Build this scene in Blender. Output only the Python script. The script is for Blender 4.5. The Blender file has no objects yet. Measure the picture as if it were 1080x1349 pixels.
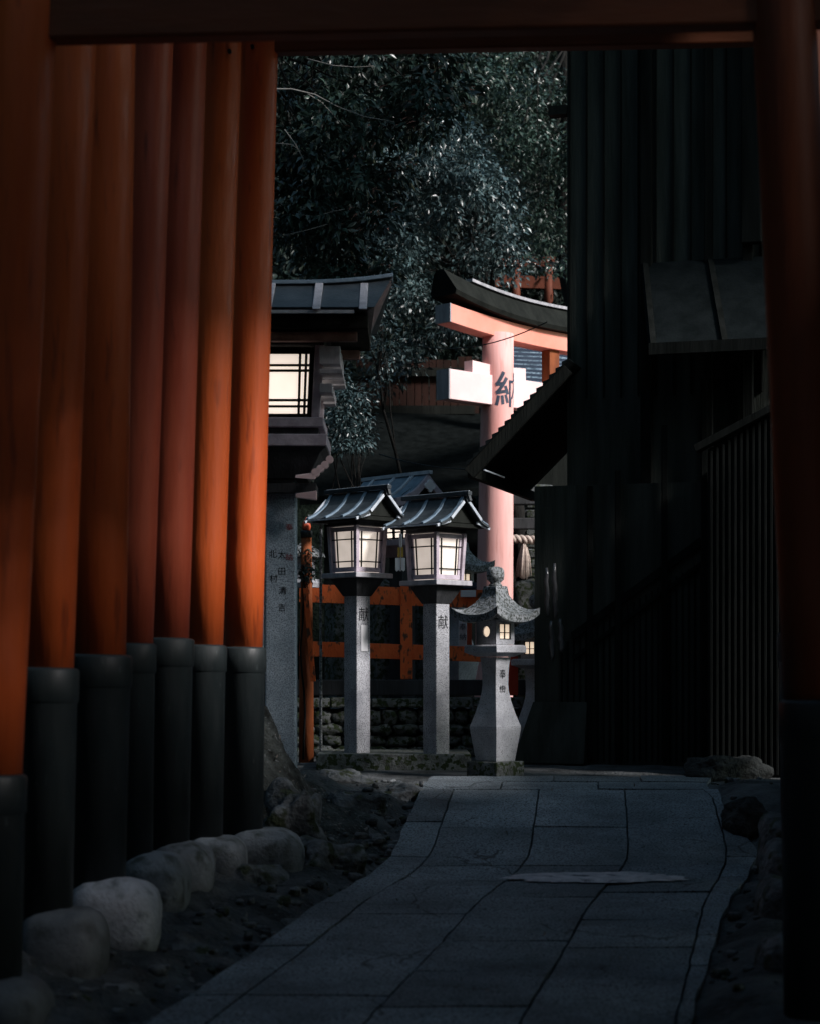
import bpy, math, random
import numpy as np
from mathutils import Vector, Matrix, noise
random.seed(7); rng = np.random.default_rng(7)
F = 2600.0; CX = 540.0; HY = 890.0; E = 1.45
def P(px, py, Y): return Vector(((px-CX)/F*Y, Y, E+(HY-py)/F*Y))
def lerp(a, b, t): return a+(b-a)*t
def interp(tab, y):
    if y <= tab[0][0]: return tab[0][1]
    for (a, va), (b, vb) in zip(tab, tab[1:]):
        if y <= b: return lerp(va, vb, (y-a)/(b-a))
    return tab[-1][1]
GZ = [(0,-.02),(8.2,0),(9.5,.05),(11,.13),(12.3,.195),(12.9,.26),(14.8,.56),(15.3,.60),(16.5,.628),(17.5,.67),(20,.70),(28,.9),(34,7.2),(40,14),(60,36),(90,60)]
CL = [(0,-.95),(4,-.75),(8.2,-.2),(10,.14),(11.35,.39),(12.5,.68),(12.9,.78),(15,.98),(17,1.15),(20,1.5)]
def gz(Y): return interp(GZ, Y)
def sm(tab, y): return (interp(tab,y-.25)+interp(tab,y)+interp(tab,y+.25))/3
def cl(Y): return sm(CL, Y)
def nz(x, y, z=0.0): return noise.noise(Vector((x, y, z)))
def smooth(t): t = max(0., min(1., t)); return t*t*(3-2*t)

sc = bpy.context.scene; col = sc.collection
# ------------------------------------------------------------ materials
def mk(name, c1, c2, scale=4, rough=.7, bump=.3, bscale=40, spec=.4, lo=.35, hi=.65, stretch=(1,1,1), fleck=None, fscale=120, flo=.55, fhi=.6, bdist=.01, rough2=None, coord='Object'):
    m = bpy.data.materials.new(name); m.use_nodes = True; nt = m.node_tree; N = nt.nodes; L = nt.links
    b = N['Principled BSDF']
    tc = N.new('ShaderNodeTexCoord'); mp = N.new('ShaderNodeMapping'); mp.inputs['Scale'].default_value = stretch
    L.new(tc.outputs[coord], mp.inputs[0])
    n = N.new('ShaderNodeTexNoise'); n.inputs['Scale'].default_value = scale; n.inputs['Detail'].default_value = 8; n.inputs['Roughness'].default_value = .62
    L.new(mp.outputs[0], n.inputs[0])
    r = N.new('ShaderNodeValToRGB'); r.color_ramp.elements[0].position = lo; r.color_ramp.elements[1].position = hi
    r.color_ramp.elements[0].color = (*c1,1); r.color_ramp.elements[1].color = (*c2,1)
    L.new(n.outputs[0], r.inputs[0]); out = r.outputs[0]
    n2 = N.new('ShaderNodeTexNoise'); n2.inputs['Scale'].default_value = bscale; n2.inputs['Detail'].default_value = 6
    L.new(mp.outputs[0], n2.inputs[0])
    if fleck:
        n3 = N.new('ShaderNodeTexNoise'); n3.inputs['Scale'].default_value = fscale; n3.inputs['Detail'].default_value = 3
        L.new(mp.outputs[0], n3.inputs[0])
        r3 = N.new('ShaderNodeValToRGB'); r3.color_ramp.elements[0].position = flo; r3.color_ramp.elements[1].position = fhi
        L.new(n3.outputs[0], r3.inputs[0])
        mx = N.new('ShaderNodeMix'); mx.data_type = 'RGBA'; L.new(r3.outputs[0], mx.inputs[0]); L.new(out, mx.inputs[6]); mx.inputs[7].default_value = (*fleck,1)
        out = mx.outputs[2]
    L.new(out, b.inputs['Base Color'])
    if rough2 is not None:
        mr = N.new('ShaderNodeMapRange'); mr.inputs[1].default_value=.35; mr.inputs[2].default_value=.65; mr.inputs[3].default_value = rough; mr.inputs[4].default_value = rough2
        L.new(n2.outputs[0], mr.inputs[0]); L.new(mr.outputs[0], b.inputs['Roughness'])
    else: b.inputs['Roughness'].default_value = rough
    b.inputs['Specular IOR Level'].default_value = spec
    bp = N.new('ShaderNodeBump'); bp.inputs['Strength'].default_value = bump; bp.inputs['Distance'].default_value = bdist
    ad = N.new('ShaderNodeMath'); ad.operation = 'ADD'; L.new(n.outputs[0], ad.inputs[0]); L.new(n2.outputs[0], ad.inputs[1])
    L.new(ad.outputs[0], bp.inputs['Height']); L.new(bp.outputs[0], b.inputs['Normal'])
    return m
def emis(name, c, s, c2=None):
    m = bpy.data.materials.new(name); m.use_nodes = True; nt = m.node_tree; N = nt.nodes; L = nt.links
    b = N['Principled BSDF']; b.inputs['Roughness'].default_value = .8; b.inputs['Base Color'].default_value = (.6,.56,.5,1)
    tc = N.new('ShaderNodeTexCoord'); n = N.new('ShaderNodeTexNoise'); n.inputs['Scale'].default_value = 9; n.inputs['Detail'].default_value = 6
    L.new(tc.outputs['Object'], n.inputs[0])
    r = N.new('ShaderNodeValToRGB'); r.color_ramp.elements[0].position=.3; r.color_ramp.elements[1].position=.7
    r.color_ramp.elements[0].color = (*(c2 or [k*.8 for k in c]),1); r.color_ramp.elements[1].color = (*c,1)
    L.new(n.outputs[0], r.inputs[0]); L.new(r.outputs[0], b.inputs['Emission Color'])
    vm=N.new('ShaderNodeVectorMath'); vm.operation='DISTANCE'; vm.inputs[1].default_value=(.5,.5,.42); L.new(tc.outputs['Generated'],vm.inputs[0])
    mr=N.new('ShaderNodeMapRange'); mr.inputs[1].default_value=.5; mr.inputs[2].default_value=.8; mr.inputs[3].default_value=s*1.12; mr.inputs[4].default_value=s*.62
    L.new(vm.outputs['Value'],mr.inputs[0]); L.new(mr.outputs[0], b.inputs['Emission Strength'])
    return m
M = {}
M['verm'] = mk('vermilion paint', (.66,.105,.020), (.86,.16,.035), 3, .38, .3, 45, .45, stretch=(1,1,.12), rough2=.6, fleck=(.34,.055,.02), fscale=20, flo=.60, fhi=.78)
M['verm_dull'] = mk('weathered vermilion paint', (.50,.085,.040), (.66,.135,.065), 4, .45, .3, 30, .35, stretch=(1,1,.15), fleck=(.3,.06,.04), fscale=20, flo=.62, fhi=.76)
M['verm_old'] = mk('peeling vermilion paint', (.72,.115,.028), (.92,.19,.05), 6, .6, .5, 40, .3, stretch=(1,1,.5), fleck=(.10,.05,.03), fscale=24, flo=.55, fhi=.66)
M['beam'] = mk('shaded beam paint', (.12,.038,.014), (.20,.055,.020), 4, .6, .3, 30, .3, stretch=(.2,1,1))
M['pink'] = mk('sun-bleached vermilion paint', (.88,.40,.36), (.95,.58,.56), 3, .6, .2, 30, .3, stretch=(1,1,.12), fleck=(.74,.34,.30), fscale=22, flo=.58, fhi=.75)
M['pink_b'] = mk('bleached beam paint', (.88,.30,.22), (.92,.38,.30), 2, .6, .12, 20, .3)
M['pale'] = mk('pale pink paint', (.88,.62,.62), (.93,.70,.70), 3, .6, .1, 20, .3)
M['black'] = mk('black lacquer', (.010,.014,.015), (.02,.026,.027), 5, .45, .25, 30, .4, stretch=(1,1,.2), rough2=.65)
M['sleeve'] = mk('black pillar sleeve', (.012,.018,.019), (.028,.038,.040), 3, .42, .3, 18, .5, stretch=(1,1,.25), rough2=.65, fleck=(.08,.10,.10), fscale=60, flo=.68, fhi=.76)
M['soot'] = mk('sooty black wood', (.010,.0115,.0105), (.018,.020,.018), 8, .9, .4, 60, .08, stretch=(1,1,.1))
M['dwood'] = mk('dark weathered wood', (.022,.024,.026), (.05,.052,.058), 8, .7, .5, 60, .3, stretch=(1,1,.15))
M['lwood'] = mk('grey weathered wood', (.28,.28,.31), (.48,.47,.51), 10, .7, .4, 60, .3, stretch=(1,1,.2))
M['lilac'] = mk('bleached lilac grey wood', (.36,.31,.36), (.56,.49,.56), 8, .7, .3, 50, .3)
M['copper'] = mk('blue grey roof metal', (.10,.16,.22), (.20,.28,.36), 8, .5, .2, 40, .5, rough2=.7)
M['roofd'] = mk('dark roof sheet', (.02,.027,.032), (.045,.055,.064), 7, .55, .3, 40, .4)
M['roofk'] = mk('black roof sheet', (.0035,.0055,.006), (.008,.011,.012), 5, .95, .3, 40, .05)
M['farred'] = mk('dim distant red paint', (.09,.025,.014), (.14,.038,.02), 5, .7, .3, 40, .2)
M['night'] = mk('soot black shingles', (.003,.004,.004), (.008,.010,.010), 8, .95, .4, 40, .03)
M['bwood'] = mk('reddish brown wood', (.16,.09,.075), (.28,.17,.15), 8, .7, .3, 40, .2)
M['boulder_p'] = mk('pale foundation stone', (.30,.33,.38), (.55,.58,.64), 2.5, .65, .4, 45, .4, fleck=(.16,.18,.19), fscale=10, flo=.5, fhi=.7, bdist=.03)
M['post_brown'] = mk('dark orange brown paint', (.16,.045,.018), (.34,.10,.035), 5, .7, .4, 40, .2, stretch=(1,1,.3))  # darker, browner tone than the other vermilion paints
M['rubble'] = mk('shadowed rubble', (.01,.011,.011), (.045,.05,.05), 5, .8, .9, 25, .2, bdist=.04)
M['verm_shade'] = mk('shade-darkened vermilion paint', (.13,.035,.014), (.24,.06,.022), 4, .5, .3, 30, .35, stretch=(1,1,.12))  # pillar paint with shade put into the colour, for the right legs
M['char'] = mk('charred cedar boards', (.020,.024,.021), (.046,.052,.047), 6, .95, .6, 60, .04, stretch=(1,1,.08))
M['boulder_d'] = mk('dark foundation stone', (.04,.048,.055), (.13,.145,.16), 2.5, .7, .6, 45, .4, fleck=(.03,.035,.035), fscale=6, flo=.5, fhi=.75)  # colour darkened to offset the sun falling on the front two stones
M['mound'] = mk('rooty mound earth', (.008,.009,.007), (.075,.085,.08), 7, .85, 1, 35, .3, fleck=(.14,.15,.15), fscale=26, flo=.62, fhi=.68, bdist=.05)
M['edge'] = mk('pale roof edge metal', (.35,.40,.46), (.55,.60,.66), 12, .5, .2, 50, .4)
M['granite'] = mk('speckled granite', (.26,.27,.30), (.56,.57,.61), 3, .8, .6, 90, .3, fleck=(.15,.155,.165), fscale=110, flo=.50, fhi=.60, bdist=.006)
M['granite_l'] = mk('pale granite', (.30,.31,.34), (.56,.57,.61), 4, .8, .5, 90, .3, fleck=(.20,.21,.22), fscale=110, flo=.55, fhi=.65, bdist=.005)
M['granite_b'] = mk('blue grey granite', (.30,.39,.46), (.50,.60,.68), 4, .8, .5, 80, .3, fleck=(.15,.18,.21), fscale=150, flo=.5, fhi=.58, bdist=.006)
M['stone_d'] = mk('mossy dark stone', (.06,.065,.06), (.22,.235,.235), 7, .85, .7, 60, .3, fleck=(.035,.05,.02), fscale=22, flo=.5, fhi=.56, bdist=.02)
M['lroof'] = mk('lichened lantern stone', (.15,.17,.18), (.34,.36,.385), 12, .85, .8, 90, .3, fleck=(.075,.085,.08), fscale=50, flo=.5, fhi=.55, bdist=.015)
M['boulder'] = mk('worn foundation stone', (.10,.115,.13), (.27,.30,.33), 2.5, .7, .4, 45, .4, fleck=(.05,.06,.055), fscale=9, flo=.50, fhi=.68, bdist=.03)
M['path'] = mk('worn stone paving', (.085,.105,.12), (.31,.36,.395), 1.3, .7, .9, 90, .4, fleck=(.045,.054,.06), fscale=70, flo=.50, fhi=.6, bdist=.008, rough2=.85, lo=.3, hi=.7)
M['patch'] = mk('pale mortar', (.40,.40,.43), (.66,.62,.64), 10, .85, .7, 80, .2, fleck=(.15,.16,.18), fscale=9, flo=.56, fhi=.66)
M['dirt'] = mk('packed earth', (.018,.021,.021), (.105,.115,.12), 3, .85, .9, 30, .35, fleck=(.10,.10,.11), fscale=30, flo=.62, fhi=.68, bdist=.04)
M['rock'] = mk('rough rock', (.035,.04,.042), (.25,.27,.285), 5, .7, .9, 25, .4, bdist=.04, lo=.4, hi=.75, fleck=(.03,.04,.015), fscale=9, flo=.52, fhi=.62)
M['paper'] = emis('lit lantern paper', (1,.86,.74), 1.05, (.95,.80,.68))
M['paper2'] = emis('softly lit lantern paper', (.80,.68,.60), .62, (.62,.53,.46))
M['paper3'] = emis('warm lit lantern paper', (1,.78,.58), .8)
M['white'] = mk('white paper', (.75,.75,.78), (.85,.85,.88), 5, .8, .1, 20, .2)
M['ochre'] = mk('ochre tag', (.45,.30,.06), (.6,.42,.10), 10, .7, .1, 20, .2)
M['navy'] = mk('dark ink', (.03,.045,.075), (.06,.08,.12), 8, .6, .1, 20, .3)
M['ink'] = mk('carved ink', (.012,.013,.015), (.025,.027,.03), 8, .8, .1, 20, .2)
M['redink'] = mk('faded red ink', (.20,.03,.03), (.28,.05,.05), 8, .8, .1, 20, .2)
M['tile'] = mk('blue grey roof tile', (.12,.18,.24), (.26,.34,.42), 9, .6, .4, 30, .4, fleck=(.06,.09,.12), fscale=20, flo=.5, fhi=.56)
M['straw'] = mk('straw rope', (.42,.34,.30), (.62,.52,.46), 30, .8, .5, 90, .2)
M['bark'] = mk('bark', (.005,.0048,.0045), (.016,.015,.014), 8, .9, .8, 40, .2, stretch=(1,1,.3), bdist=.02)
M['twig'] = mk('pale twig', (.16,.15,.14), (.28,.27,.25), 8, .7, .3, 40, .3)
M['rib'] = mk('dark corrugated board', (.0045,.0055,.005), (.011,.0125,.012), 8, .95, .3, 60, .04, stretch=(1,1,.1))
M['plastic'] = mk('clear wrap', (.03,.032,.034), (.08,.08,.085), 8, .3, .6, 12, .8)
M['redboard'] = mk('red board', (.42,.035,.015), (.5,.05,.02), 6, .6, .2, 30, .3)
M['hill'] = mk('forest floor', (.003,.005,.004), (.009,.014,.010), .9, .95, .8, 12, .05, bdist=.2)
def pave(m):
    nt=m.node_tree; N=nt.nodes; L=nt.links; b=N['Principled BSDF']; src=b.inputs['Base Color'].links[0].from_socket
    g=N.new('ShaderNodeNewGeometry'); mr=N.new('ShaderNodeMapRange'); mr.inputs[3].default_value=.72; mr.inputs[4].default_value=1.22; L.new(g.outputs['Random Per Island'],mr.inputs[0])
    tc=N.new('ShaderNodeTexCoord'); nn=N.new('ShaderNodeTexNoise'); nn.inputs['Scale'].default_value=3; nn.inputs['Detail'].default_value=5; L.new(tc.outputs['Object'],nn.inputs[0])
    mxv=N.new('ShaderNodeMix'); mxv.data_type='RGBA'; mxv.inputs[0].default_value=.22; L.new(tc.outputs['Object'],mxv.inputs[6]); L.new(nn.outputs['Color'],mxv.inputs[7])
    v=N.new('ShaderNodeTexVoronoi'); v.feature='DISTANCE_TO_EDGE'; v.inputs['Scale'].default_value=1.5; L.new(mxv.outputs[2],v.inputs['Vector'])
    c=N.new('ShaderNodeMapRange'); c.inputs[1].default_value=.002; c.inputs[2].default_value=.012; c.inputs[3].default_value=.25; c.inputs[4].default_value=1; L.new(v.outputs[0],c.inputs[0])
    n2=N.new('ShaderNodeTexNoise'); n2.inputs['Scale'].default_value=1.1; L.new(tc.outputs['Object'],n2.inputs[0])
    r=N.new('ShaderNodeMapRange'); r.inputs[1].default_value=.5; r.inputs[2].default_value=.56; L.new(n2.outputs[0],r.inputs[0])
    mc=N.new('ShaderNodeMix'); mc.data_type='FLOAT'; L.new(r.outputs[0],mc.inputs[0]); mc.inputs[2].default_value=1; L.new(c.outputs[0],mc.inputs[3])
    mu=N.new('ShaderNodeMath'); mu.operation='MULTIPLY'; L.new(mr.outputs[0],mu.inputs[0]); L.new(mc.outputs[0],mu.inputs[1])
    vs=N.new('ShaderNodeVectorMath'); vs.operation='SCALE'; L.new(src,vs.inputs[0]); L.new(mu.outputs[0],vs.inputs['Scale']); L.new(vs.outputs[0],b.inputs['Base Color'])
pave(M['path'])
def leafmat(name, c1, c2, rough=.3, spec=.6):
    m = bpy.data.materials.new(name); m.use_nodes = True; nt = m.node_tree; N = nt.nodes; L = nt.links; b = N['Principled BSDF']
    tc = N.new('ShaderNodeTexCoord'); n = N.new('ShaderNodeTexNoise'); n.inputs['Scale'].default_value = 1.3; n.inputs['Detail'].default_value = 7; n.inputs['Roughness'].default_value=.7
    r = N.new('ShaderNodeValToRGB'); r.color_ramp.elements[0].position=.42; r.color_ramp.elements[1].position=.64
    r.color_ramp.elements[0].color=(*c1,1); r.color_ramp.elements[1].color=(*c2,1)
    L.new(tc.outputs['Object'], n.inputs[0]); L.new(n.outputs[0], r.inputs[0]); L.new(r.outputs[0], b.inputs['Base Color'])
    b.inputs['Roughness'].default_value = rough; b.inputs['Specular IOR Level'].default_value = spec
    return m
M['leaf'] = leafmat('glossy leaf', (.006,.015,.010), (.050,.090,.070),.34,.6)
M['leaf_b'] = leafmat('bluish glossy leaf', (.007,.017,.017), (.095,.155,.165), .36, .6)
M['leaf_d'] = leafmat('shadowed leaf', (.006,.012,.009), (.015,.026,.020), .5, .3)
M['litter'] = mk('dry leaf', (.10,.085,.07), (.32,.30,.28), 3, .8, .2, 20, .2)

# ------------------------------------------------------------ mesh builder
class MB:
    def __init__(s, T=None): s.v=[]; s.f=[]; s.sm=[]; s.T=T; s.ch=[]
    def add(s, vs, fs, sm=False):
        o=len(s.v); s.ch.append((o,len(s.f)))
        for p in vs:
            p=Vector(p); s.v.append(s.T(p) if s.T else p)
        for k,f in enumerate(fs):
            s.f.append([i+o for i in f]); s.sm.append(sm if isinstance(sm,bool) else sm[k])
        return s
    def hexa(s, p):   # bottom 4 ccw, top 4
        return s.add(p, [(3,2,1,0),(4,5,6,7),(0,1,5,4),(1,2,6,5),(2,3,7,6),(3,0,4,7)])
    def box(s, x0,x1,y0,y1,z0,z1):
        return s.hexa([(x0,y0,z0),(x1,y0,z0),(x1,y1,z0),(x0,y1,z0),(x0,y0,z1),(x1,y0,z1),(x1,y1,z1),(x0,y1,z1)])
    def bar(s, a, b, w, h, up=(0,0,1), w2=None, h2=None):
        a=Vector(a); b=Vector(b); d=(b-a).normalized(); up=Vector(up)
        if abs(d.dot(up))>.98: up=Vector((0,1,0))
        r=d.cross(up).normalized(); u=r.cross(d).normalized(); w2=w2 or w; h2=h2 or h
        q=lambda c,w,h:[c-r*w/2-u*h/2,c+r*w/2-u*h/2,c+r*w/2+u*h/2,c-r*w/2+u*h/2]
        A=q(a,w,h); B=q(b,w2,h2)
        return s.add(A+B,[(0,1,2,3),(7,6,5,4),(0,4,5,1),(1,5,6,2),(2,6,7,3),(3,7,4,0)])
    def tube(s, pts, rad, n=12, cap=True):
        pts=[Vector(p) for p in pts]
        if not hasattr(rad,'__len__'): rad=[rad]*len(pts)
        vs=[]; fs=[]; sm=[]
        up=Vector((0,1,0)) if abs((pts[-1]-pts[0]).normalized().y)<.9 else Vector((1,0,0))
        for i,p in enumerate(pts):
            d=(pts[min(i+1,len(pts)-1)]-pts[max(i-1,0)]).normalized()
            x=d.cross(up).normalized(); y=d.cross(x).normalized()
            for k in range(n):
                a=2*math.pi*k/n; vs.append(p+(x*math.cos(a)+y*math.sin(a))*rad[i])
        for i in range(len(pts)-1):
            for k in range(n):
                fs.append((i*n+k,i*n+(k+1)%n,(i+1)*n+(k+1)%n,(i+1)*n+k)); sm.append(True)
        if cap:
            fs.append(tuple(range(n-1,-1,-1))); sm.append(False)
            fs.append(tuple(range((len(pts)-1)*n,len(pts)*n))); sm.append(False)
        return s.add(vs,fs,sm)
    def lathe(s, c, prof, n=20):  # prof: (r,z)
        return s.tube([Vector(c)+Vector((0,0,z)) for r,z in prof],[max(r,.0005) for r,z in prof],n)
    def loft(s, rings, sm=False, cap=True):
        n=len(rings[0]); vs=[p for r in rings for p in r]; fs=[]
        for i in range(len(rings)-1):
            for k in range(n): fs.append((i*n+k,i*n+(k+1)%n,(i+1)*n+(k+1)%n,(i+1)*n+k))
        smf=[sm]*len(fs)
        if cap:
            fs.append(tuple(range(n-1,-1,-1))); fs.append(tuple(range((len(rings)-1)*n,len(rings)*n))); smf+=[False,False]
        return s.add(vs,fs,smf)
    def sq(s, prof, c=(0,0)):   # square rings: (half, z)
        return s.loft([[(c[0]-h,c[1]-h,z),(c[0]+h,c[1]-h,z),(c[0]+h,c[1]+h,z),(c[0]-h,c[1]+h,z)] for h,z in prof])
    def builds(s, name, mat, parent=None, bevel=0):   # every added piece becomes a part of its own
        out=[]; ch=s.ch+[(len(s.v),len(s.f))]
        for (v0,f0),(v1,f1) in zip(ch,ch[1:]):
            m=MB(); m.v=s.v[v0:v1]; m.f=[[i-v0 for i in f] for f in s.f[f0:f1]]; m.sm=s.sm[f0:f1]; out.append(m.build(name,mat,parent,bevel))
        return out
    def build(s, name, mat, parent=None, bevel=0, subd=0):
        me=bpy.data.meshes.new(name); off=Vector(parent_world(parent)) if parent else Vector((0,0,0))
        me.from_pydata([tuple(v-off) for v in s.v],[],s.f); me.polygons.foreach_set('use_smooth',s.sm); me.update()
        import bmesh
        bm=bmesh.new(); bm.from_mesh(me); bmesh.ops.recalc_face_normals(bm,faces=bm.faces); bm.to_mesh(me); bm.free()
        o=bpy.data.objects.new(name,me); col.objects.link(o); me.materials.append(M[mat] if isinstance(mat,str) else mat)
        if parent: o.parent=parent
        if bevel:
            b=o.modifiers.new('Bevel','BEVEL'); b.width=bevel; b.segments=2; b.limit_method='ANGLE'; b.angle_limit=math.radians(40)
        return o
def parent_world(o):
    v=Vector((0,0,0))
    while o: v+=Vector(o.location); o=o.parent
    return v
def thing(name, label, cat, loc, group=None):
    o=bpy.data.objects.new(name,None); col.objects.link(o); o.location=loc; o.empty_display_size=.2
    o['label']=label; o['category']=cat
    if group: o['group']=group
    return o
def tag(o, label=None, cat=None, group=None, kind=None):
    if label: o['label']=label
    if cat: o['category']=cat
    if group: o['group']=group
    if kind: o['kind']=kind
    return o
def copy_tree(o, parent=None):
    c=o.copy(); col.objects.link(c); c.parent=parent
    for ch in list(o.children): copy_tree(ch,c)
    return c
def frame(cx, cy, cz, ang):   # local a,b,z -> world
    ca,sa=math.cos(ang),math.sin(ang)
    return lambda p: Vector((cx+p.x*ca-p.y*sa, cy+p.x*sa+p.y*ca, cz+p.z))
def glyphs(mb, body, size, fn, cuts=0, bold=0):
    cu=bpy.data.curves.new('t','FONT'); cu.offset=bold; cu.body=body; cu.size=size; cu.align_x='CENTER'; cu.align_y='CENTER'
    ob=bpy.data.objects.new('t',cu); col.objects.link(ob)
    dg=bpy.context.evaluated_depsgraph_get(); me=bpy.data.meshes.new_from_object(ob.evaluated_get(dg))
    import bmesh
    bm=bmesh.new(); bm.from_mesh(me); bmesh.ops.triangulate(bm,faces=bm.faces)
    if cuts: bmesh.ops.subdivide_edges(bm,edges=[e for e in bm.edges if e.calc_length()>size*.06],cuts=cuts)
    bm.verts.ensure_lookup_table()
    xs=[v.co.x for v in bm.verts] or [0]; ys=[v.co.y for v in bm.verts] or [0]
    mx=(min(xs)+max(xs))/2; my=(min(ys)+max(ys))/2
    mb.add([fn(v.co.x-mx,v.co.y-my) for v in bm.verts],[[v.index for v in f.verts] for f in bm.faces]); bm.free()
    bpy.data.objects.remove(ob); bpy.data.curves.remove(cu); bpy.data.meshes.remove(me)

# ------------------------------------------------------------ ground
def ledge(Y): return cl(Y)-.90+.035*nz(Y*2.3,3)
def redge(Y): return cl(Y)+interp([(0,1.3),(8,1.35),(11,1.42),(13,1.5),(14,1.42),(15,1.24),(17,1.5)],Y)+.03*nz(Y*2.1,9)
def terrain(x, Y):
    z=gz(Y)-.03; le=ledge(Y); re=redge(Y)
    near=smooth((16.5-Y)/2)
    if x<le:
        d=le-x
        z-=.05*near*math.exp(-((d-.07)/.06)**2)
        z+=near*(.07*smooth((d-.1)/.3)+.13*smooth((d-.5)/.4))
        z+=near*(.05*nz(x*3,Y*3)+.04*nz(x*8,Y*8)+.018*nz(x*21,Y*21,3))*smooth(d/.15)
    if x>re:
        d=x-re; z+=near*(.10*smooth(d/.3)+.04*nz(x*4,Y*4,5))
    g=math.exp(-(((x+1.22)/.40)**2+((Y-13.75)/.5)**2)); z+=g*(.80+.30*nz(x*5,Y*5,2)+.22*nz(x*12,Y*12,4))
    if Y>15: z+=.012*nz(x*3,Y*3)
    if Y<-5: z+=min(13,(-5-Y)*2.0)  # unseen rise behind the camera, added to cut the sky light
    if x<-3.6: z+=min(14,(-3.6-x)*2.2)*smooth((30-Y)/8)  # unseen left slope, added to block the sky on that side
    if Y>27: z+=(Y-27)*.12*nz(x*.25,Y*.25)
    return z
xs=[-60,-40,-25,-15,-10,-7,-5,-4]+[round(-3.4+.06*i,3) for i in range(115)]+[3.7,4.2,5,7,10,15,25,40,60]
ys=[-30,-15,-6,0,3,5,6]+[round(6.6+.06*i,3) for i in range(175)]+[18+.5*i for i in range(40)]+[40,45,52,60,75,90]
vs=[(x,y,terrain(x,y)) for y in ys for x in xs]; nx=len(xs)
fs=[(j*nx+i,j*nx+i+1,(j+1)*nx+i+1,(j+1)*nx+i) for j in range(len(ys)-1) for i in range(nx-1)]
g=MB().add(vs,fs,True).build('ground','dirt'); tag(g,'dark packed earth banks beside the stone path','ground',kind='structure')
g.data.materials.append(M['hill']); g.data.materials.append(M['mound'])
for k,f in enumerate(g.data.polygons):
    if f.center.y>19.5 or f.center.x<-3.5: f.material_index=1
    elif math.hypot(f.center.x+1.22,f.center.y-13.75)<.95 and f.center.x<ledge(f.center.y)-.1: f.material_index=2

# paving slabs
def slab(mb, s0, s1, y0, y1):
    g_=.0065; n=max(2,int((s1-s0)/.11)); m=max(2,int((y1-y0)/.11)); tilt=random.uniform(-.004,.004); lift=random.uniform(0,.008); tw=random.uniform(-.008,.008)
    vs=[]; 
    for j in range(m+1):
        Y=lerp(y0+g_,y1-g_,j/m)
        for i in range(n+1):
            s=lerp(s0+g_,s1-g_,i/n)
            Yj=Y+.012*nz(s*5+5,y0*7 if j<m/2 else y1*7); sj=s+.010*nz(Y*5,(s0 if i<n/2 else s1)*9)
            if s0<-.85 and i==0: sj=ledge(Y)-cl(Y)
            if s1>1.36 and i==n: sj=redge(Y)-cl(Y)
            edge=(i in(0,n) or j in(0,m))
            z=gz(Y)+lift+tilt*(i/n-.5)*2+tw*(j/m-.5)+.004*nz(sj*5,Y*5)-(.0015 if edge else 0)
            vs.append((cl(Y)+sj,Yj,z))
    fs=[(j*(n+1)+i,j*(n+1)+i+1,(j+1)*(n+1)+i+1,(j+1)*(n+1)+i) for j in range(m) for i in range(n)]
    # skirts
    ring=[i for i in range(n+1)]+[j*(n+1)+n for j in range(1,m+1)]+[m*(n+1)+i for i in range(n-1,-1,-1)]+[j*(n+1) for j in range(m-1,0,-1)]
    b=len(vs); vs+=[(vs[k][0],vs[k][1],vs[k][2]-.045) for k in ring]
    R=len(ring); fs+=[(ring[k],b+k,b+(k+1)%R,ring[(k+1)%R]) for k in range(R)]
    mb.add(vs,fs,False)
pm=MB(); lanes=[-.90,-.65,0,.65,1.3,1.42]
far_rows=[12.62,13.75,15.05]
for li in range(5):
    s0,s1=lanes[li],lanes[li+1]
    y=-2.0
    rr=random.Random(li*13+2)
    cutsY=[y]
    while y<12.0:
        y+=rr.choice([.55,.8,.95,1.2]); cutsY.append(min(y,12.2))
        if y>=12.1: break
    cutsY[-1]=12.15 if li%2 else 12.3
    tail={0:[12.9,13.9,15.05],1:[12.62,13.7,15.05],2:[12.62,13.75,15.05],3:[12.75,15.05],4:[12.9,14.4,15.05]}[li]
    cutsY+=tail
    for a,b in zip(cutsY,cutsY[1:]):
        if b-a>.15: slab(pm,s0,s1,a,b)
for k,(a,b) in enumerate([(15.05,15.62),(15.62,16.15)]):
    off=[-.9,-.3,.45,1.42] if k==0 else [-.9,.1,.8,1.42]
    for s0,s1 in zip(off,off[1:]): slab(pm,s0,s1,a,b)
tag(pm.build('path','path'),'worn stone slab path curving up to the lanterns','path',kind='structure')
# pale worn mortar strip
n=120; ring=[]
for k in range(n):
    a=2*math.pi*k/n; r=1+.28*nz(math.cos(a)*2.5,math.sin(a)*2.5,7)+.30*nz(math.cos(a)*9,math.sin(a)*9,3)
    ring.append((1.13+.53*r*math.copysign(abs(math.cos(a))**.8,math.cos(a)), 12.13+.17*r*math.sin(a)))
mp_=MB(); vs=[(x,y,gz(y)+.017) for x,y in ring]+[(1.13+(x-1.13)*.8,12.13+(y-12.13)*.8,gz(y)+.030+.004*nz(x*9,y*9)) for x,y in ring]+[(1.13,12.13,gz(12.13)+.031)]
mp_.add(vs,[(k,(k+1)%n,n+(k+1)%n,n+k) for k in range(n)]+[(n+k,n+(k+1)%n,2*n) for k in range(n)],True)
tag(mp_.build('worn_mortar_patch','patch'),'pale worn strip of mortar crossing the middle of the stone path','paving patch')

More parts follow.
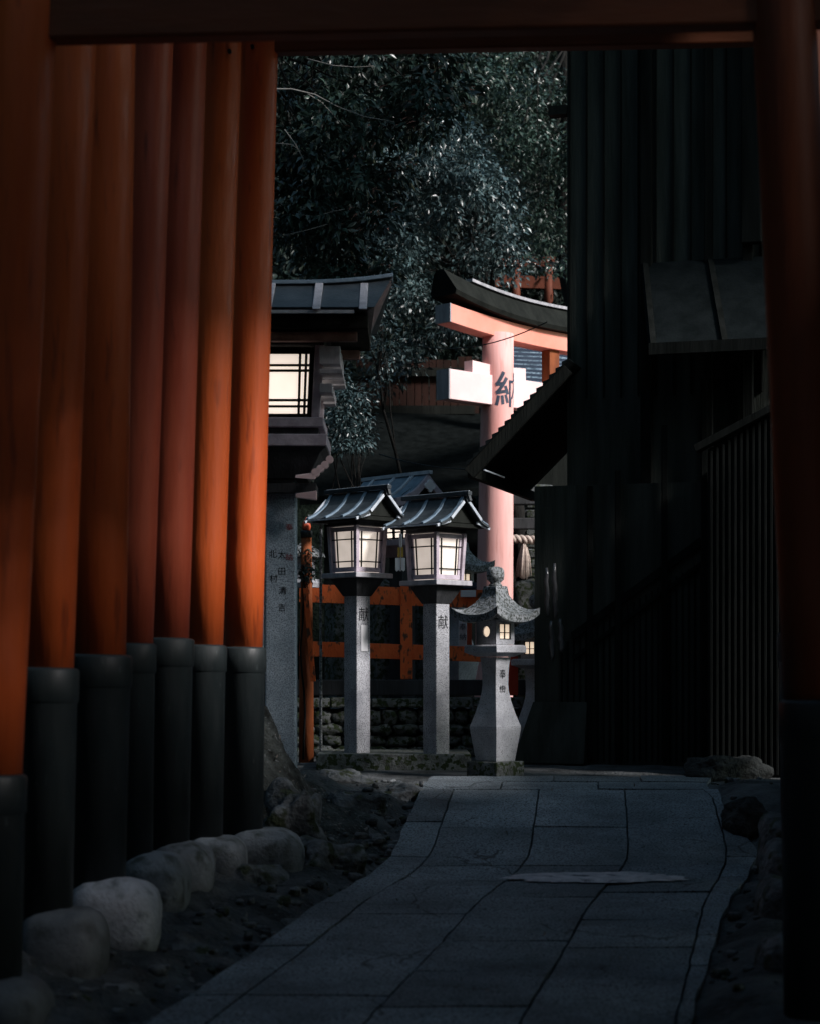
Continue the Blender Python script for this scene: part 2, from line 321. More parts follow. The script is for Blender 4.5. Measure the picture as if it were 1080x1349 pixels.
# rocks
def rock(mb, c, sx, sy, sz, seed, rough=.18, n=18, m=12, flat=1.0, rot=0):
    vs=[]; fs=[]
    ca,sa=math.cos(rot),math.sin(rot)
    for j in range(m+1):
        th=math.pi*j/m
        for i in range(n):
            ph=2*math.pi*i/n
            e=.62
            x=math.copysign(abs(math.sin(th)*math.cos(ph))**e,math.cos(ph)); y=math.copysign(abs(math.sin(th)*math.sin(ph))**e,math.sin(ph)); z=math.copysign(abs(math.cos(th))**.7,math.cos(th))
            r=1+rough*nz(x*1.3+seed,y*1.3,z*1.3+seed*2)+rough*.4*nz(x*3.5+seed,y*3.5,z*3.5)
            X,Y2=x*sx*r,y*sy*r
            vs.append((c[0]+X*ca-Y2*sa,c[1]+X*sa+Y2*ca,c[2]+z*sz*r*flat))
    for j in range(m):
        for i in range(n): fs.append((j*n+i,j*n+(i+1)%n,(j+1)*n+(i+1)%n,(j+1)*n+i))
    mb.add(vs,fs,True)

# ------------------------------------------------------------ torii of the tunnel
ords=['nearest','second nearest','third nearest','fourth nearest','middle fifth','sixth','farthest']
# Y, sleeve right edge px at top, sleeve top py, base right px, base py, orange right px bottom, at y57, sleeve r, orange r, nuki z, W
TD=[(8.2, 35,1020, 30,1290, 22, 67,.150,.130,2.63,3.42),
    (9.2,104,880, 97,1195, 87,117,.150,.125,3.98,3.58),
    (9.8,174,863,167,1155,152,165,.158,.128,4.02,3.58),
    (10.8,206,848,203,1121,187,214,.125,.108,4.0,3.66),
    (11.3,256,841,251,1109,239,263,.148,.118,4.0,3.64),
    (12.0,299,850,295,1101,286,311,.140,.118,4.0,3.64),
    (12.5,351,853,348,1093,336,357,.145,.122,3.935,3.52)]
LAB=['broad shadowed vermilion torii nearest of the row, black sleeve tops lowest, lintel across picture top',
 'vermilion torii whose black sleeve is widest at left, second from the front',
 'dark vermilion torii standing on the palest foundation stone, third from the front',
 'slim vermilion torii with the narrowest pillar, squeezed in fourth from the front',
 'dull reddish brown torii with the highest black sleeve top, between slim pillar and bright ones',
 'bright vermilion torii second from the far end of the pillar row',
 'brightest orange torii at the far end of the row beside the big wooden lantern']
TM=['verm','verm','verm','verm_dull','verm_dull','verm','verm']
for i,(Y,sr,st,bx,by,o0,o1,rs,ro,nzk,W) in enumerate(TD):
    s=F/Y
    zt=E+(HY-st)/s; zb=E+(HY-by)/s
    Xs=(sr-CX)/s-rs; Xb=(bx-CX)/s-rs
    Xo=(o0-CX)/s-ro; Xt=(o1-CX)/s-ro; zt57=E+833/s
    slope=(Xt-Xo)/(zt57-zt)
    nk=E+nzk; H=nk+.95
    root=thing('torii',LAB[i],'torii',(Xb+W/2,Y,zb),'vermilion torii in a row along the path')
    dY=-.45 if i==3 else -.2
    legs=[(1,Xb,Xs,Y,zt,zb),(-1,Xb+W,Xb+W-(Xs-Xb),Y+dY,zt+(.31 if i==0 else .03),zb-(.22 if i==0 else 0))]
    for sg,xb,xs_,yy,z1,z0 in legs:
        top=Vector((xs_+sg*slope*(H-z1),yy,H)); bot=Vector((xs_,yy,z1-.02))
        pts=[bot.lerp(top,k/8) for k in range(9)]
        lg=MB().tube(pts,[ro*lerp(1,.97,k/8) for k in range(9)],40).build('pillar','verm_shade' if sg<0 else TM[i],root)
        b0=Vector((xb,yy,z0-.05)); b1=Vector((xs_,yy,z1)); L_=(b1-b0)
        q=lambda z:b0+L_*((z-b0.z)/(b1.z-b0.z))
        prof=[(rs-.006,b0.z),(rs-.006,z1-.165),(rs-.003,z1-.16),(rs+.002,z1-.155),(rs+.002,z1-.012),(rs-.006,z1-.002),(ro-.004,z1+.004)]
        MB().tube([q(z) for r,z in prof],[r for r,z in prof],40).build('pillar_sleeve','sleeve',root)
    xl=legs[0][2]+slope*(nk-legs[0][4]); xr=legs[1][2]-slope*(nk-legs[1][4])
    d=Vector((xr-xl,dY,0)).normalized()
    A=Vector((xl,Y,nk)); B=Vector((xr,Y+dY,nk))
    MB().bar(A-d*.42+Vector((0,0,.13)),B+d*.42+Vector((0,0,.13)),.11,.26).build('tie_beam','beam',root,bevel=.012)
    wd=MB()
    for q_,e in((A,1),(B,-1)):
        wd.bar(q_+d*e*(ro+.03)+Vector((0,-.0,.275)),q_+d*e*(ro+.14)+Vector((0,0,.275)),.07,.05)
    wd.builds('wedge','black',root)
    mid=(A+B)/2
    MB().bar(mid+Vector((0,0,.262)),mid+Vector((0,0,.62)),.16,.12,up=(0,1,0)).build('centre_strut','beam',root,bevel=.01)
    nseg=10; top=MB(); topb=MB()
    def crv(t): return .10*abs(t)**2.2
    pts=[mid+d*(W/2+.62)*t+Vector((0,0,crv(t))) for t in [k/nseg*2-1 for k in range(nseg+1)]]
    for mb_,z0_,z1_,w_,ex in((top,.625,.84,.17,1),(topb,.845,.96,.26,1.03)):
        rings=[]
        for p in pts:
            pp=mid+(p-mid)*ex; nn=Vector((-d.y,d.x,0))*w_/2
            rings.append([pp-nn+Vector((0,0,z0_)),pp+nn+Vector((0,0,z0_)),pp+nn+Vector((0,0,z1_)),pp-nn+Vector((0,0,z1_))])
        mb_.loft(rings)
    top.build('upper_lintel','beam',root,bevel=.01); topb.build('lintel_cap','black',root,bevel=.01)
    if i==0: front=root
    if i in(5,6):
        pg=MB(); c=P(303 if i==5 else 333,68 if i==5 else 62,Y-ro*.9); pg.tube([c,c+Vector((0,-.03,0))],.012,12); pg.build('peg','black',root)
for k in range(9):      # the tunnel goes on towards and past the viewer, out of the frame
    c=copy_tree(front); c.location=front.location+Vector((-.02*k,-1.35-.8*k,-.03)); c['label']='broad vermilion torii nearer than the picture frame shows'
# foundation stones  (px0,px1,pytop,pybot)
ST=[(-60,66,1283,1400,'dim rounded foundation stone under the nearest left torii pillar'),
    (28,142,1192,1300,'wide dark foundation stone below the second torii pillar, overlapping its pale neighbour'),
    (92,211,1155,1248,'palest large boulder foundation stone, bluish white on top'),
    (160,250,1122,1200,'squarish foundation stone right behind the palest boulder'),
    (198,283,1108,1168,'small grey foundation stone, fourth from the far end of the left row'),
    (246,326,1101,1150,'compact round foundation stone just before the last and broadest one'),
    (298,401,1091,1158,'broad loaf shaped foundation stone at the far end of the left row')]
for i,(x0,x1,y0,y1,lb) in enumerate(ST):
    Y=TD[i][0]; s=F/Y; zt=E+(HY-y0)/s; zb=E+(HY-y1)/s-.08; c=P((x0+x1)/2,(y0+y1)/2,Y-.02)
    mb=MB(); rock(mb,(c.x,c.y,(zt+zb)/2),(x1-x0)/2/s*1.0,.24,(zt-zb)/2,i*3.1+1,.07,28,16)
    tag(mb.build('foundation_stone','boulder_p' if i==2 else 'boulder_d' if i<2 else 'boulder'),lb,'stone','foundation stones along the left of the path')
RST=[(1000,1060,1078,1150,12.3),(1003,1070,1115,1190,11.4),(998,1060,1165,1250,10.6),(996,1070,1235,1349,9.2)]
RL=['small shadowed stone farthest along the right edge of the path','round shadowed stone, second farthest at the right edge of the path',
    'middle sized shadowed stone bulging into the right edge of the path','large dark stone nearest the camera at the right edge of the path']
for i,(x0,x1,y0,y1,Y) in enumerate(RST):
    s=F/Y; c=P((x0+x1)/2,(y0+y1)/2,Y); mb=MB(); rock(mb,(c.x,c.y,c.z-.03),(x1-x0)/2/s,.25,(y1-y0)/2/s+.05,i*5.3+40,.16)
    tag(mb.build('edge_stone','rock'),RL[i],'stone','stones along the right of the path')
# bank rocks between stones and path
BR=[(330,1175,60,30,11.9,'flat broken rock ledge below the broadest foundation stone'),(255,1235,45,36,10.9,'dark angular rock on the bank beside the small foundation stones'),
    (230,1290,75,48,9.9,'big sloping bank rock nearest the camera beside the gutter'),(120,1330,70,45,8.9,'low bank rock at the lower left in front of the second pillar'),
    (385,1100,40,60,13.0,'jagged rock at the foot of the earth mound'),(470,1075,42,28,14.2,'flat topped rock beside the path behind the mound'),
    (520,1045,34,14,15.0,'thin kerb slab rock at the path bend'),(450,1030,40,16,15.3,'low dark rock beneath the wooden lanterns'),
    (960,1012,50,18,16.2,'low pile of rubble at the foot of the dark house wall'),(985,1075,28,22,13.6,'rock at the far right bend of the path'),
(425,1135,46,26,12.6,'ledge rock between the broadest foundation stone and the gutter'),(300,1222,58,22,11.0,'long ledge rock sloping to the gutter halfway along the left bank'),
(215,1275,52,30,9.9,'rough ledge rock just below the palest boulder'),(345,1205,40,20,11.4,'small ledge rock beside the gutter past the flat broken ledge'),(60,1335,60,34,8.6,'dim ledge rock in the bottom left corner')]
for i,(x,y,w,h,Y,lb) in enumerate(BR):
    s=F/Y; c=P(x,y,Y); mb=MB(); rock(mb,(c.x,c.y+.05,c.z-.05),w/s,.3 if i<4 else .2,h/s+.03,i*7.7+90,.5,30,18,rot=.3)
    tag(mb.build('bank_rock','rubble' if i in(8,9) else 'rock'),lb,'rock')

# ------------------------------------------------------------ big wooden lantern on stone posts (left)
Y=14.5; s=F/Y
def LP(px,py,dy=0): return P(px,py,Y)+Vector((0,dy,0))
cx=P(371,0,Y).x; zb=gz(Y)+.1
root=thing('wooden_lantern','large lit wooden lantern with heavy dark roof on lettered granite post','lantern',(cx,Y,zb))
def W_(px,py,d=0): v=P(px,py,Y); return Vector((v.x-cx,d,v.z))   # local a,z offset
T=lambda p:Vector((cx+p.x,Y+p.y,p.z))
z=lambda py:E+(HY-py)/s
h=.112
st=MB(T); st.box(-h,h,-h,h,zb-.3,z(632)); pst=st.build('stone_post','granite_b',root,bevel=.012)
t=MB(T)
def put(t,ch,px,py,size): 
    a=(px-371)/s; zz=z(py); glyphs(t,ch,size,lambda u,v:(a+u,-h-.0025,zz+v))
for ch,px,py in(('太',373,732),('田',373,754),('清',374,779),('吉',373,801),('北',361,731),('村',362,763)): put(t,ch,px,py,.062)
t.build('carved_lettering','ink',pst)
t=MB(T)
for ch,px,py in(('奉',382.5,696),('納',382.5,735)): put(t,ch,px,py,.055)
t.build('red_lettering','redink',pst)
# wooden body
def fr(t,x0,x1,y0,y1,d0,d1): t.box((x0-371)/s,(x1-371)/s,d0,d1,z(y1),z(y0))
bw=.29
b=MB(T); b.sq([(.20,z(634)),(.24,z(622)),(.30,z(602)),(.345,z(595))]); b.build('corbel_base','dwood',root,bevel=.006)
b=MB(T); b.sq([(.35,z(594.5)),(.35,z(579))]); b.build('lower_sill','lilac',root,bevel=.008)
b=MB(T); b.sq([(.285,z(578.5)),(.285,z(570))]); b.build('sill_course','dwood',root)
b=MB(T); b.sq([(.325,z(569.5)),(.325,z(557))]); b.build('upper_sill','lilac',root,bevel=.008)
b=MB(T)
for sx in(-1,1):
    for sy in(-1,1):
        x0=sx*.235; x1=sx*.295; y0=sy*.235; y1=sy*.295
        zA,zB=z(556.5),z(464); k=1.12
        q=[(x0,y0),(x1,y0),(x1,y1),(x0,y1)]
        b.hexa([(a,c,zA) for a,c in q]+[(a*k,c*k,zB) for a,c in q])
b.builds('corner_post','lilac',root,bevel=.005)
pp=MB(T); pp.sq([(.222,z(556)),(.245,z(466))]); pn=pp.build('paper_screen','paper',root)
# lattice on the 4 sides
lt=MB(T)
for q_ in range(4):
    ca,sa=[(1,0),(0,1),(-1,0),(0,-1)][q_]
    def R(a,d,zz,ca=ca,sa=sa): return Vector((a*ca+d*sa, a*sa-d*ca, zz))
    def wid(py): return lerp(.224,.248,(556-py)/90.)
    def vb(f,py0=555,py1=467,w=.017):
        lt.bar(R(f*wid(py0),wid(py0)+.006,z(py0)),R(f*wid(py1),wid(py1)+.006,z(py1)),w,.02,up=R(0,1,0)-R(0,0,0))
    for f in(-.86,-.62,.62,.80): vb(f,w=.018)
    for f in(-1,1): vb(f,w=.05)
    for py,hh in((488,.016),(495,.017),(533,.017),(541,.016),(469,.05),(555,.05)):
        lt.bar(R(-wid(py),wid(py)+.009,z(py)),R(wid(py),wid(py)+.009,z(py)),.02,hh)
lt.build('lattice','soot',pn)
b=MB(T); b.sq([(.33,z(464)),(.33,z(450)),(.36,z(449)),(.36,z(436))]); b.build('head_frame','dwood',root,bevel=.005)
b=MB(T)
for sy in(-1,1): fr(b,262,473,450,462,sy*.40-.03,sy*.40+.03)
b.builds('purlin','bwood',root,bevel=.004)
# steep roof: front panel
ro=MB(T); hw=lambda px:(px-371)/s
NS=24; rings=[]
for k in range(NS+1):
    t_=k/NS*2-1; a=t_*hw(516) ; up=.045*abs(t_)**2.6
    low=max(-1,min(1,t_*1.0))*hw(487+ (20*(1)))
    rings.append([(a*.80,-.50,z(425)),(a*.80,.50,z(425)),(a*.86,.56,z(425)+.012),(a*1.0,.10,z(379)+up),(a*1.0,-.10,z(379)+up),(a*.86,-.56,z(425)+.012)])
ro.loft(rings,False); ro.build('roof','roofd',root)
b=MB(T); rr_=[]
for k in range(NS+1):
    t_=k/NS*2-1; a=t_*hw(518); up=.052*abs(t_)**2.6; zz=z(378)+up
    rr_.append([(a,-.13,zz),(a,.13,zz),(a,.13,zz+.028),(a,-.13,zz+.028)])
b.loft(rr_); b.build('ridge_cap','copper',root,bevel=.004)
b=MB(T)
for px in(300,360,422,481):
    for mx_ in (1,):
        a=hw(px); w=.028
        b.hexa([(a-w,-.62,z(427)),(a+w,-.62,z(427)),(a+w,-.57,z(427)),(a-w,-.57,z(427)),(a-w,-.135,z(379)+.01),(a+w,-.135,z(379)+.01),(a+w,-.09,z(379)+.01),(a-w,-.09,z(379)+.01)])
b.builds('roof_strap','lwood',root,bevel=.003)
b=MB(T); fr(b,235,470,427,431,-.575,-.55); b.build('eave_edge','edge',root)
b=MB(T); fr(b,255,487,431,448,-.5,.5); b.build('eave_board','soot',root,bevel=.004)
b=MB(T)
for sy in(-.3,0,.3):
    fr(b,424,451,467,490,sy-.08,sy+.08); fr(b,424,454,497,503,sy-.1,sy+.1); fr(b,424,441,515,527,sy-.08,sy+.08)
b.builds('side_bracket','lwood',root,bevel=.004)
b=MB(T)
fr(b,421,430,580,590,-.15,.15)
for px,py,r in((437,612,5),(431,619,5),(425,624,5),(419,629,5.5)):
    c=Vector((hw(px),-.36,z(py))); b.tube([c,c+Vector((0,.05,0))],r/s,14)
b.builds('cloud_bracket','pale',root,bevel=.003); b=MB(T)
b.hexa([(hw(393),-.36,z(636)),(hw(418),-.36,z(638)),(hw(424),-.31,z(630)),(hw(393),-.31,z(633)),(hw(393),-.36,z(634)),(hw(418),-.36,z(630)),(hw(424),-.31,z(627)),(hw(393),-.31,z(631))])
b.hexa([(hw(393),-.3,z(660)),(hw(420),-.34,z(664)),(hw(420),-.28,z(664)),(hw(393),-.26,z(660)),(hw(393),-.3,z(655)),(hw(420),-.34,z(652)),(hw(420),-.28,z(652)),(hw(393),-.26,z(655))])
b.builds('bracket_tip','pale',root,bevel=.003)
b=MB(T); fr(b,330,418,640,652,-.2,.2); b.build('cross_beam','dwood',root)
# neighbour post behind
c=P(334,0,15.0); mb=MB(); mb.box(c.x-.12,c.x+.078,14.9,15.1,gz(15)+.1,P(0,636,15).z)
o=mb.build('stone_post','granite_b',None,bevel=.01); tag(o,'blue grey granite post half hidden behind the farthest orange pillar','post')

# ------------------------------------------------------------ small wooden lanterns
def small_lantern(px, Y, dz, label, base_py, dwn=0):
    s=F/17.4; cx=P(px,0,Y).x; zb=P(0,base_py,Y).z
    root=thing('wooden_lantern',label,'lantern',(cx,Y,zb),'pair of lit wooden lanterns on granite posts')
    T0=frame(cx,Y,0,-math.pi/4)   # local x -> (.7,-.7) (toward right face), local y -> (.7,.7)
    T=lambda p:T0(p)
    z=lambda py:E+(HY-py)/s+dz
    pt=MB(T); pt.box(-.083,.083,-.083,.083,zb-.15,z(772)); pst=pt.build('stone_post','granite',root,bevel=.008)
    t=MB(T); glyphs(t,'献',.13,lambda u,v:(.0855,u,z(809)+v)); t.build('carved_lettering','ink',pst)
    b=MB(T); b.sq([(.09,z(785)),(.15,z(768)),(.17,z(762))]); b.build('corbel','dwood',root,bevel=.004)
    b=MB(T); b.sq([(.225,z(761.5)),(.225,z(755))]); b.build('shelf','lwood',root,bevel=.005)
    b=MB(T)
    for sx in(-1,1):
        for sy in(-1,1):
            q=[(sx*.14,sy*.14),(sx*.172,sy*.14),(sx*.172,sy*.172),(sx*.14,sy*.172)]; k=1.12
            b.hexa([(a,c,z(754.5)) for a,c in q]+[(a*k,c*k,z(693)) for a,c in q])
    b.builds('corner_post','lilac',root,bevel=.003)
    sf=MB(T); pp=MB(T); pp.sq([(.138,z(754)),(.156,z(694))]); pn=pp.build('paper_screen','paper2',root)
    lt=MB(T)
    for q_ in range(4):
        ca,sa=[(1,0),(0,1),(-1,0),(0,-1)][q_]
        def R(a,d,zz,ca=ca,sa=sa): return Vector((a*ca+d*sa, a*sa-d*ca, zz))
        wid=lambda py:lerp(.139,.157,(754-py)/60.)
        for f in(-.62,.62): 
            lt.bar(R(f*wid(752),wid(752)+.004,z(752)),R(f*wid(697),wid(697)+.004,z(697)),.009,.012,up=R(0,1,0))
        for f in(-.9,.9):
            sf.bar(R(f*wid(752),wid(752)+.004,z(752)),R(f*wid(697),wid(697)+.004,z(697)),.024,.014,up=R(0,1,0))
        for py in(711,740): lt.bar(R(-wid(py),wid(py)+.007,z(py)),R(wid(py),wid(py)+.007,z(py)),.012,.010)
        for py,hh in((697.5,.04),(750.5,.04)): sf.bar(R(-wid(py),wid(py)+.009,z(py)),R(wid(py),wid(py)+.009,z(py)),.012,hh)
    sf.build('screen_frame','lilac',pn)
    lt.build('lattice','soot' ,pn)
    b=MB(T); b.sq([(.185,z(693)),(.185,z(688)),(.20,z(687.5)),(.20,z(680))]); b.build('head_frame','dwood',root,bevel=.003)
    # roof: ridge along local x
    HA=.36; HB=.30; zr=z(647); ze=z(684)
    prof=[(0,0),(.25,.42),(.5,.68),(.75,.86),(1,.98)]  # b frac, drop frac (concave)
    def sec(a,th=.018,ex=0):
        up=[]; dn=[]
        for k in range(-4,5):
            f=abs(k)/4; dr=[p_[1] for p_ in prof][abs(k)]
            bb=math.copysign(f*HB,k) if k else 0
            up.append((a,bb,zr-dr*(zr-ze)+ex)); dn.append((a,bb,zr-dr*(zr-ze)-th))
        return up+dn[::-1]
    r=MB(T); r.loft([sec(a,.02) for a in(-HA,-HA/3,HA/3,HA)]); r.build('roof','roofd',root)
    rb=MB(T)
    for a in(-HA+.03,-.10,.12,HA-.03):
        rb.loft([sec(a-.017,.001,.016),sec(a+.017,.001,.016)])
    rb.builds('roof_batten','copper',root,bevel=.002)
    rd=MB(T); rd.bar((-HA-.05,0,zr+.022),(HA+.05,0,zr+.022),.05,.035); rd.bar((HA+.02,0,zr+.03),(HA+.05,0,zr-.05),.03,.03,up=(1,0,0)); rd.build('ridge_cap','roofd',root,bevel=.004)
    e=MB(T)
    e.bar((-HA-.04,0,zr+.043),(HA+.04,0,zr+.043),.012,.006)
    for sb in(-1,1):
        for sa in (1,-1):
            e.bar((sa*(HA+.008),sb*.03,zr-.05),(sa*(HA+.008),sb*HB*.62,z(675)-.012),.014,.026)
            e.bar((sa*(HA-.03),sb*HB*.55,z(677)-.02),(sa*(HA-.03),sb*(HB+.03),z(687)),.02,.024)
    for sb in(-1,1): e.bar((-HA*.95,sb*(HB+.004),ze-.008),(HA*.95,sb*(HB+.004),ze-.008),.008,.012)
    e.builds('bargeboard','edge',root,bevel=.002)
    g=MB(T)
    for sa in(1,-1): g.add([(sa*(HA-.06),-HB*.8,z(681)),(sa*(HA-.06),HB*.8,z(681)),(sa*(HA-.06),0,zr-.04)],[(0,1,2)])
    g.box(-HA+.05,HA-.05,-HB*.85,HB*.85,z(687),z(682))
    g.build('gable_panel','soot',root)
    return root
A_=small_lantern(471,17.5,0,'lit wooden lantern on granite post with small white plaque, left of the pair',990)
B_=small_lantern(574,17.3,-.075,'lit wooden lantern on granite post without plaque, beside the pink torii pillar',994)
# plaque on the left post
Tp=frame(P(471,0,17.5).x,17.5,0,-math.pi/4)
q=MB(Tp); q.box(.0835,.089,-.035,.045,P(0,858,17.5).z,P(0,824,17.5).z); q.build('plaque','white',A_,bevel=.001)
# low stone plinth strip in front
c0=P(405,990,17.9); 
mb=MB(); mb.box(P(420,0,17.6).x,P(618,0,17.6).x,17.15,18.3,gz(17.5)-.1,P(0,993,17.3).z); tag(mb.build('stone_plinth','stone_d',bevel=.01),'low dark granite step under the pair of wooden lanterns','step')

# ------------------------------------------------------------ stone lantern
def stone_lantern(px, Y, label, k=1.0, base_py=1003, cat='lantern', ang=-math.pi/4):
    s=153.0; cx=P(px,0,Y).x; zb=P(0,base_py,Y).z
    root=thing('stone_lantern',label,cat,(cx,Y,zb))
    T0=frame(cx,Y,zb,ang); T=lambda p:T0(Vector((p.x*k,p.y*k,p.z*k)))
    z=lambda py:(1003-py)/s
    r2=math.sqrt(.5)
    D=lambda px_:px_/s*r2   # half diagonal px -> half side
    ped=MB(T); prof=[(26,1003),(27,996),(27.2,995.8),(34,960),(33.8,957),(27,941),(21.5,925),(18.2,912),(17.2,902),(17.5,888),(18.5,876),(20.5,866)]
    ped.sq([(D(a),z(b)) for a,b in prof]); pd=ped.build('pedestal','granite_l',root,bevel=.004)
    t=MB(T); 
    for ch,py in(('奉',888),('燈',909)): glyphs(t,ch,.085,lambda u,v,py=py:(D(interp([(0,17.6),(20,17.6)],1))+.004,u,z(py)+v))
    t.build('carved_lettering','ink',pd)
    b=MB(T); b.sq([(D(24),z(865.5)),(D(38),z(861)),(D(41),z(860)),(D(41),z(852)),(D(38),z(850))]); b.build('platform','granite_l',root,bevel=.004)
    fb=MB(T)
    hs=D(25); 
    # fire box walls with openings: panels around windows
    zA,zB=z(849.5),z(817)
    fb.sq([(hs*.86,zA),(hs*.86,zB)]); 
    wx,wz0,wz1=hs*.62,z(843),z(822)
    for q_ in range(4):
        ca,sa=[(1,0),(0,1),(-1,0),(0,-1)][q_]
        def R(a,d,zz,ca=ca,sa=sa): return Vector((a*ca+d*sa, a*sa-d*ca, zz))
        if q_%2==1:
            for x0,x1,z0,z1 in((-hs,-wx,zA,zB),(wx,hs,zA,zB),(-wx,wx,zA,wz0),(-wx,wx,wz1,zB)):
                d0,d1=hs*.861,hs*1.0
                fb.hexa([R(x0,d1,z0),R(x1,d1,z0),R(x1,d0,z0),R(x0,d0,z0),R(x0,d1,z1),R(x1,d1,z1),R(x1,d0,z1),R(x0,d0,z1)])
        else:
            # round opening ring
            n=24; vs=[];cz=(wz0+wz1)/2
            for k_ in range(n):
                a=2*math.pi*k_/n; c_,s_=math.cos(a),math.sin(a); vs.append(R(.040*c_,hs,cz+.046*s_))
            for k_ in range(n):
                a=2*math.pi*k_/n; c_,s_=math.cos(a),math.sin(a); m_=max(abs(c_),abs(s_)); X=hs*.998*c_/m_; Z=s_/m_; vs.append(R(X,hs,cz+(zB-cz)*Z if Z>0 else cz+(cz-zA)*Z))
            for k_ in range(n):
                a=2*math.pi*k_/n; vs.append(R(.040*math.cos(a),hs*.862,cz+.046*math.sin(a)))
            fb.add(vs,[(k_,(k_+1)%n,n+(k_+1)%n,n+k_) for k_ in range(n)]+[(k_,2*n+k_,2*n+(k_+1)%n,(k_+1)%n) for k_ in range(n)])
            fb.hexa([R(-hs,hs,zB-.004),R(hs,hs,zB-.004),R(hs,0,zB-.004),R(-hs,0,zB-.004),R(-hs,hs,zB),R(hs,hs,zB),R(hs,0,zB),R(-hs,0,zB)])
    fbo=fb.build('fire_box','granite_l',root)
    w=MB(T); lt=MB(T)
    for q_ in range(4):
        ca,sa=[(1,0),(0,1),(-1,0),(0,-1)][q_]
        def R(a,d,zz,ca=ca,sa=sa): return Vector((a*ca+d*sa, a*sa-d*ca, zz))
        d=hs*.875
        if q_%2==1:
            w.add([R(-wx,d,wz0),R(wx,d,wz0),R(wx,d,wz1),R(-wx,d,wz1)],[(0,1,2,3)])
            for f in(-.95,0,.95): lt.bar(R(f*wx,d+.006,wz0),R(f*wx,d+.006,wz1),.010,.008,up=R(0,1,0))
            for zz in(wz0+.004,(wz0+wz1)/2-.01,wz1-.004): lt.bar(R(-wx,d+.010,zz),R(wx,d+.010,zz),.008,.007)
        else:
            cz=(wz0+wz1)/2
            w.add([R(.05*math.cos(a),d,cz+.055*math.sin(a)) for a in[2*math.pi*i/20 for i in range(20)]],[tuple(range(20))])
    w.build('paper_window','paper3',fbo); lt.build('lattice','soot',fbo)
    # curved roof, four-sided with lifted corners
    rf=MB(T); n=14; m=10
    def rp(side,u,v): # u -1..1 along the side, v 0 (top) ..1 (eave)
        half=lerp(D(15),D(59),v); zc=lerp(z(780),z(809),0)-( z(780)-z(811))*(1-(1-v)**2.1)
        lift=.070*v**2*abs(u)**2.6
        ca,sa=[(1,0),(0,1),(-1,0),(0,-1)][side]; a=u*half; d=half
        return (a*ca+d*sa, a*sa-d*ca, zc+lift)
    for sd in range(4):
        vs=[rp(sd,i/n*2-1,j/m) for j in range(m+1) for i in range(n+1)]
        vs+=[(v[0]*.985,v[1]*.985,v[2]-.062) for v in vs[m*(n+1):(m+1)*(n+1)]]
        fs=[(j*(n+1)+i,(j+1)*(n+1)+i,(j+1)*(n+1)+i+1,j*(n+1)+i+1) for j in range(m+1) for i in range(n)]
        b_=len(vs); vs.append((0,0,z(817))); last=(m+1)*(n+1)
        fs+=[(last+i,b_,last+i+1) for i in range(n)]
        rf.add(vs,fs,[True]*(m*n)+[False]*n+[False]*n)
    rf.sq([(D(18),z(784)),(D(16),z(774)),(D(15),z(772.5))]); rf.build('roof','lroof',root)
    f=MB(T); f.lathe((0,0,0),[(.055,z(773)),(.06,z(771)),(.045,z(769)),(.05,z(767)),(.072,z(764)),(.078,z(758)),(.075,z(752)),(.06,z(748.5)),(.03,z(747)),(.0,z(746.5))],24)
    f.build('finial','lroof',root)
    return root
sl_=stone_lantern(652,16.3,'near stone lantern with flared carved pedestal, curved roof and round lit opening',.96)
mb=MB(frame(P(652,0,16.3).x,16.3,0,-math.pi/4)); mb.box(-.17,.17,-.17,.17,gz(16.3)-.1,P(0,1003,16.3).z); mb.build('base_stone','stone_d',sl_,bevel=.01)
stone_lantern(706,18.6,'farther stone lantern with lit window partly hidden behind the near one and the dark wall',.9,994,ang=math.pi/4)
stone_lantern(603,20.6,'stone lantern behind the right wooden lantern, its lichened roof against the pink pillar',1.0,905)

# ------------------------------------------------------------ rear wooden lantern with curved gable
Y=20.2; s=F/Y; cx=P(530,0,Y).x; zg=gz(Y); z=lambda py:E+(HY-py)/s
root=thing('wooden_lantern','rear lantern with curved gable and white pendant, behind the lantern pair','lantern',(cx,Y,zg))
T=frame(cx,Y,0,-math.pi/4*1.0)
b=MB(T); b.box(-.09,.09,-.09,.09,zg-.1,z(735)); b.build('post','dwood',root)
b=MB(T); b.sq([(.12,z(735)),(.24,z(722)),(.26,z(721)),(.26,z(713))]); b.build('shelf','lilac',root,bevel=.005)
pp=MB(T); pp.sq([(.16,z(712)),(.18,z(680))]); pn=pp.build('paper_screen','paper',root)
lt=MB(T)
for q_ in range(4):
    ca,sa=[(1,0),(0,1),(-1,0),(0,-1)][q_]
    def R(a,d,zz,ca=ca,sa=sa): return Vector((a*ca+d*sa, a*sa-d*ca, zz))
    for f in(-1,-.33,.33,1): lt.bar(R(f*.17,.172,z(712)),R(f*.18,.188,z(680)),.022,.02,up=R(0,1,0))
    for py in(711,703,694,682): lt.bar(R(-.18,.180,z(py)),R(.18,.180,z(py)),.02,.014)
lt.build('lattice','soot',pn)
b=MB(T); b.sq([(.24,z(680)),(.24,z(668))]); b.build('head_frame','dwood',root)
def sec2(a,th,ex=0,HB=.44):
    up=[];dn=[]
    for k in range(-6,7):
        f=abs(k)/6; dr=1-(1-f)**1.7
        zz=lerp(z(628),z(662),dr); up.append((a,k/6*HB,zz+ex)); dn.append((a,k/6*HB,zz-th))
    return up+dn[::-1]
r=MB(T); r.loft([sec2(a,.02) for a in(-.55,0,.34)]); r.build('roof','copper',root)
r=MB(T); r.loft([sec2(.345,.085),sec2(.375,.085)]); r.build('bargeboard','lilac',root,bevel=.003)
e=MB(T)
for a in(-.4,-.1,.15): e.loft([sec2(a-.018,.001,.02),sec2(a+.018,.001,.02)])
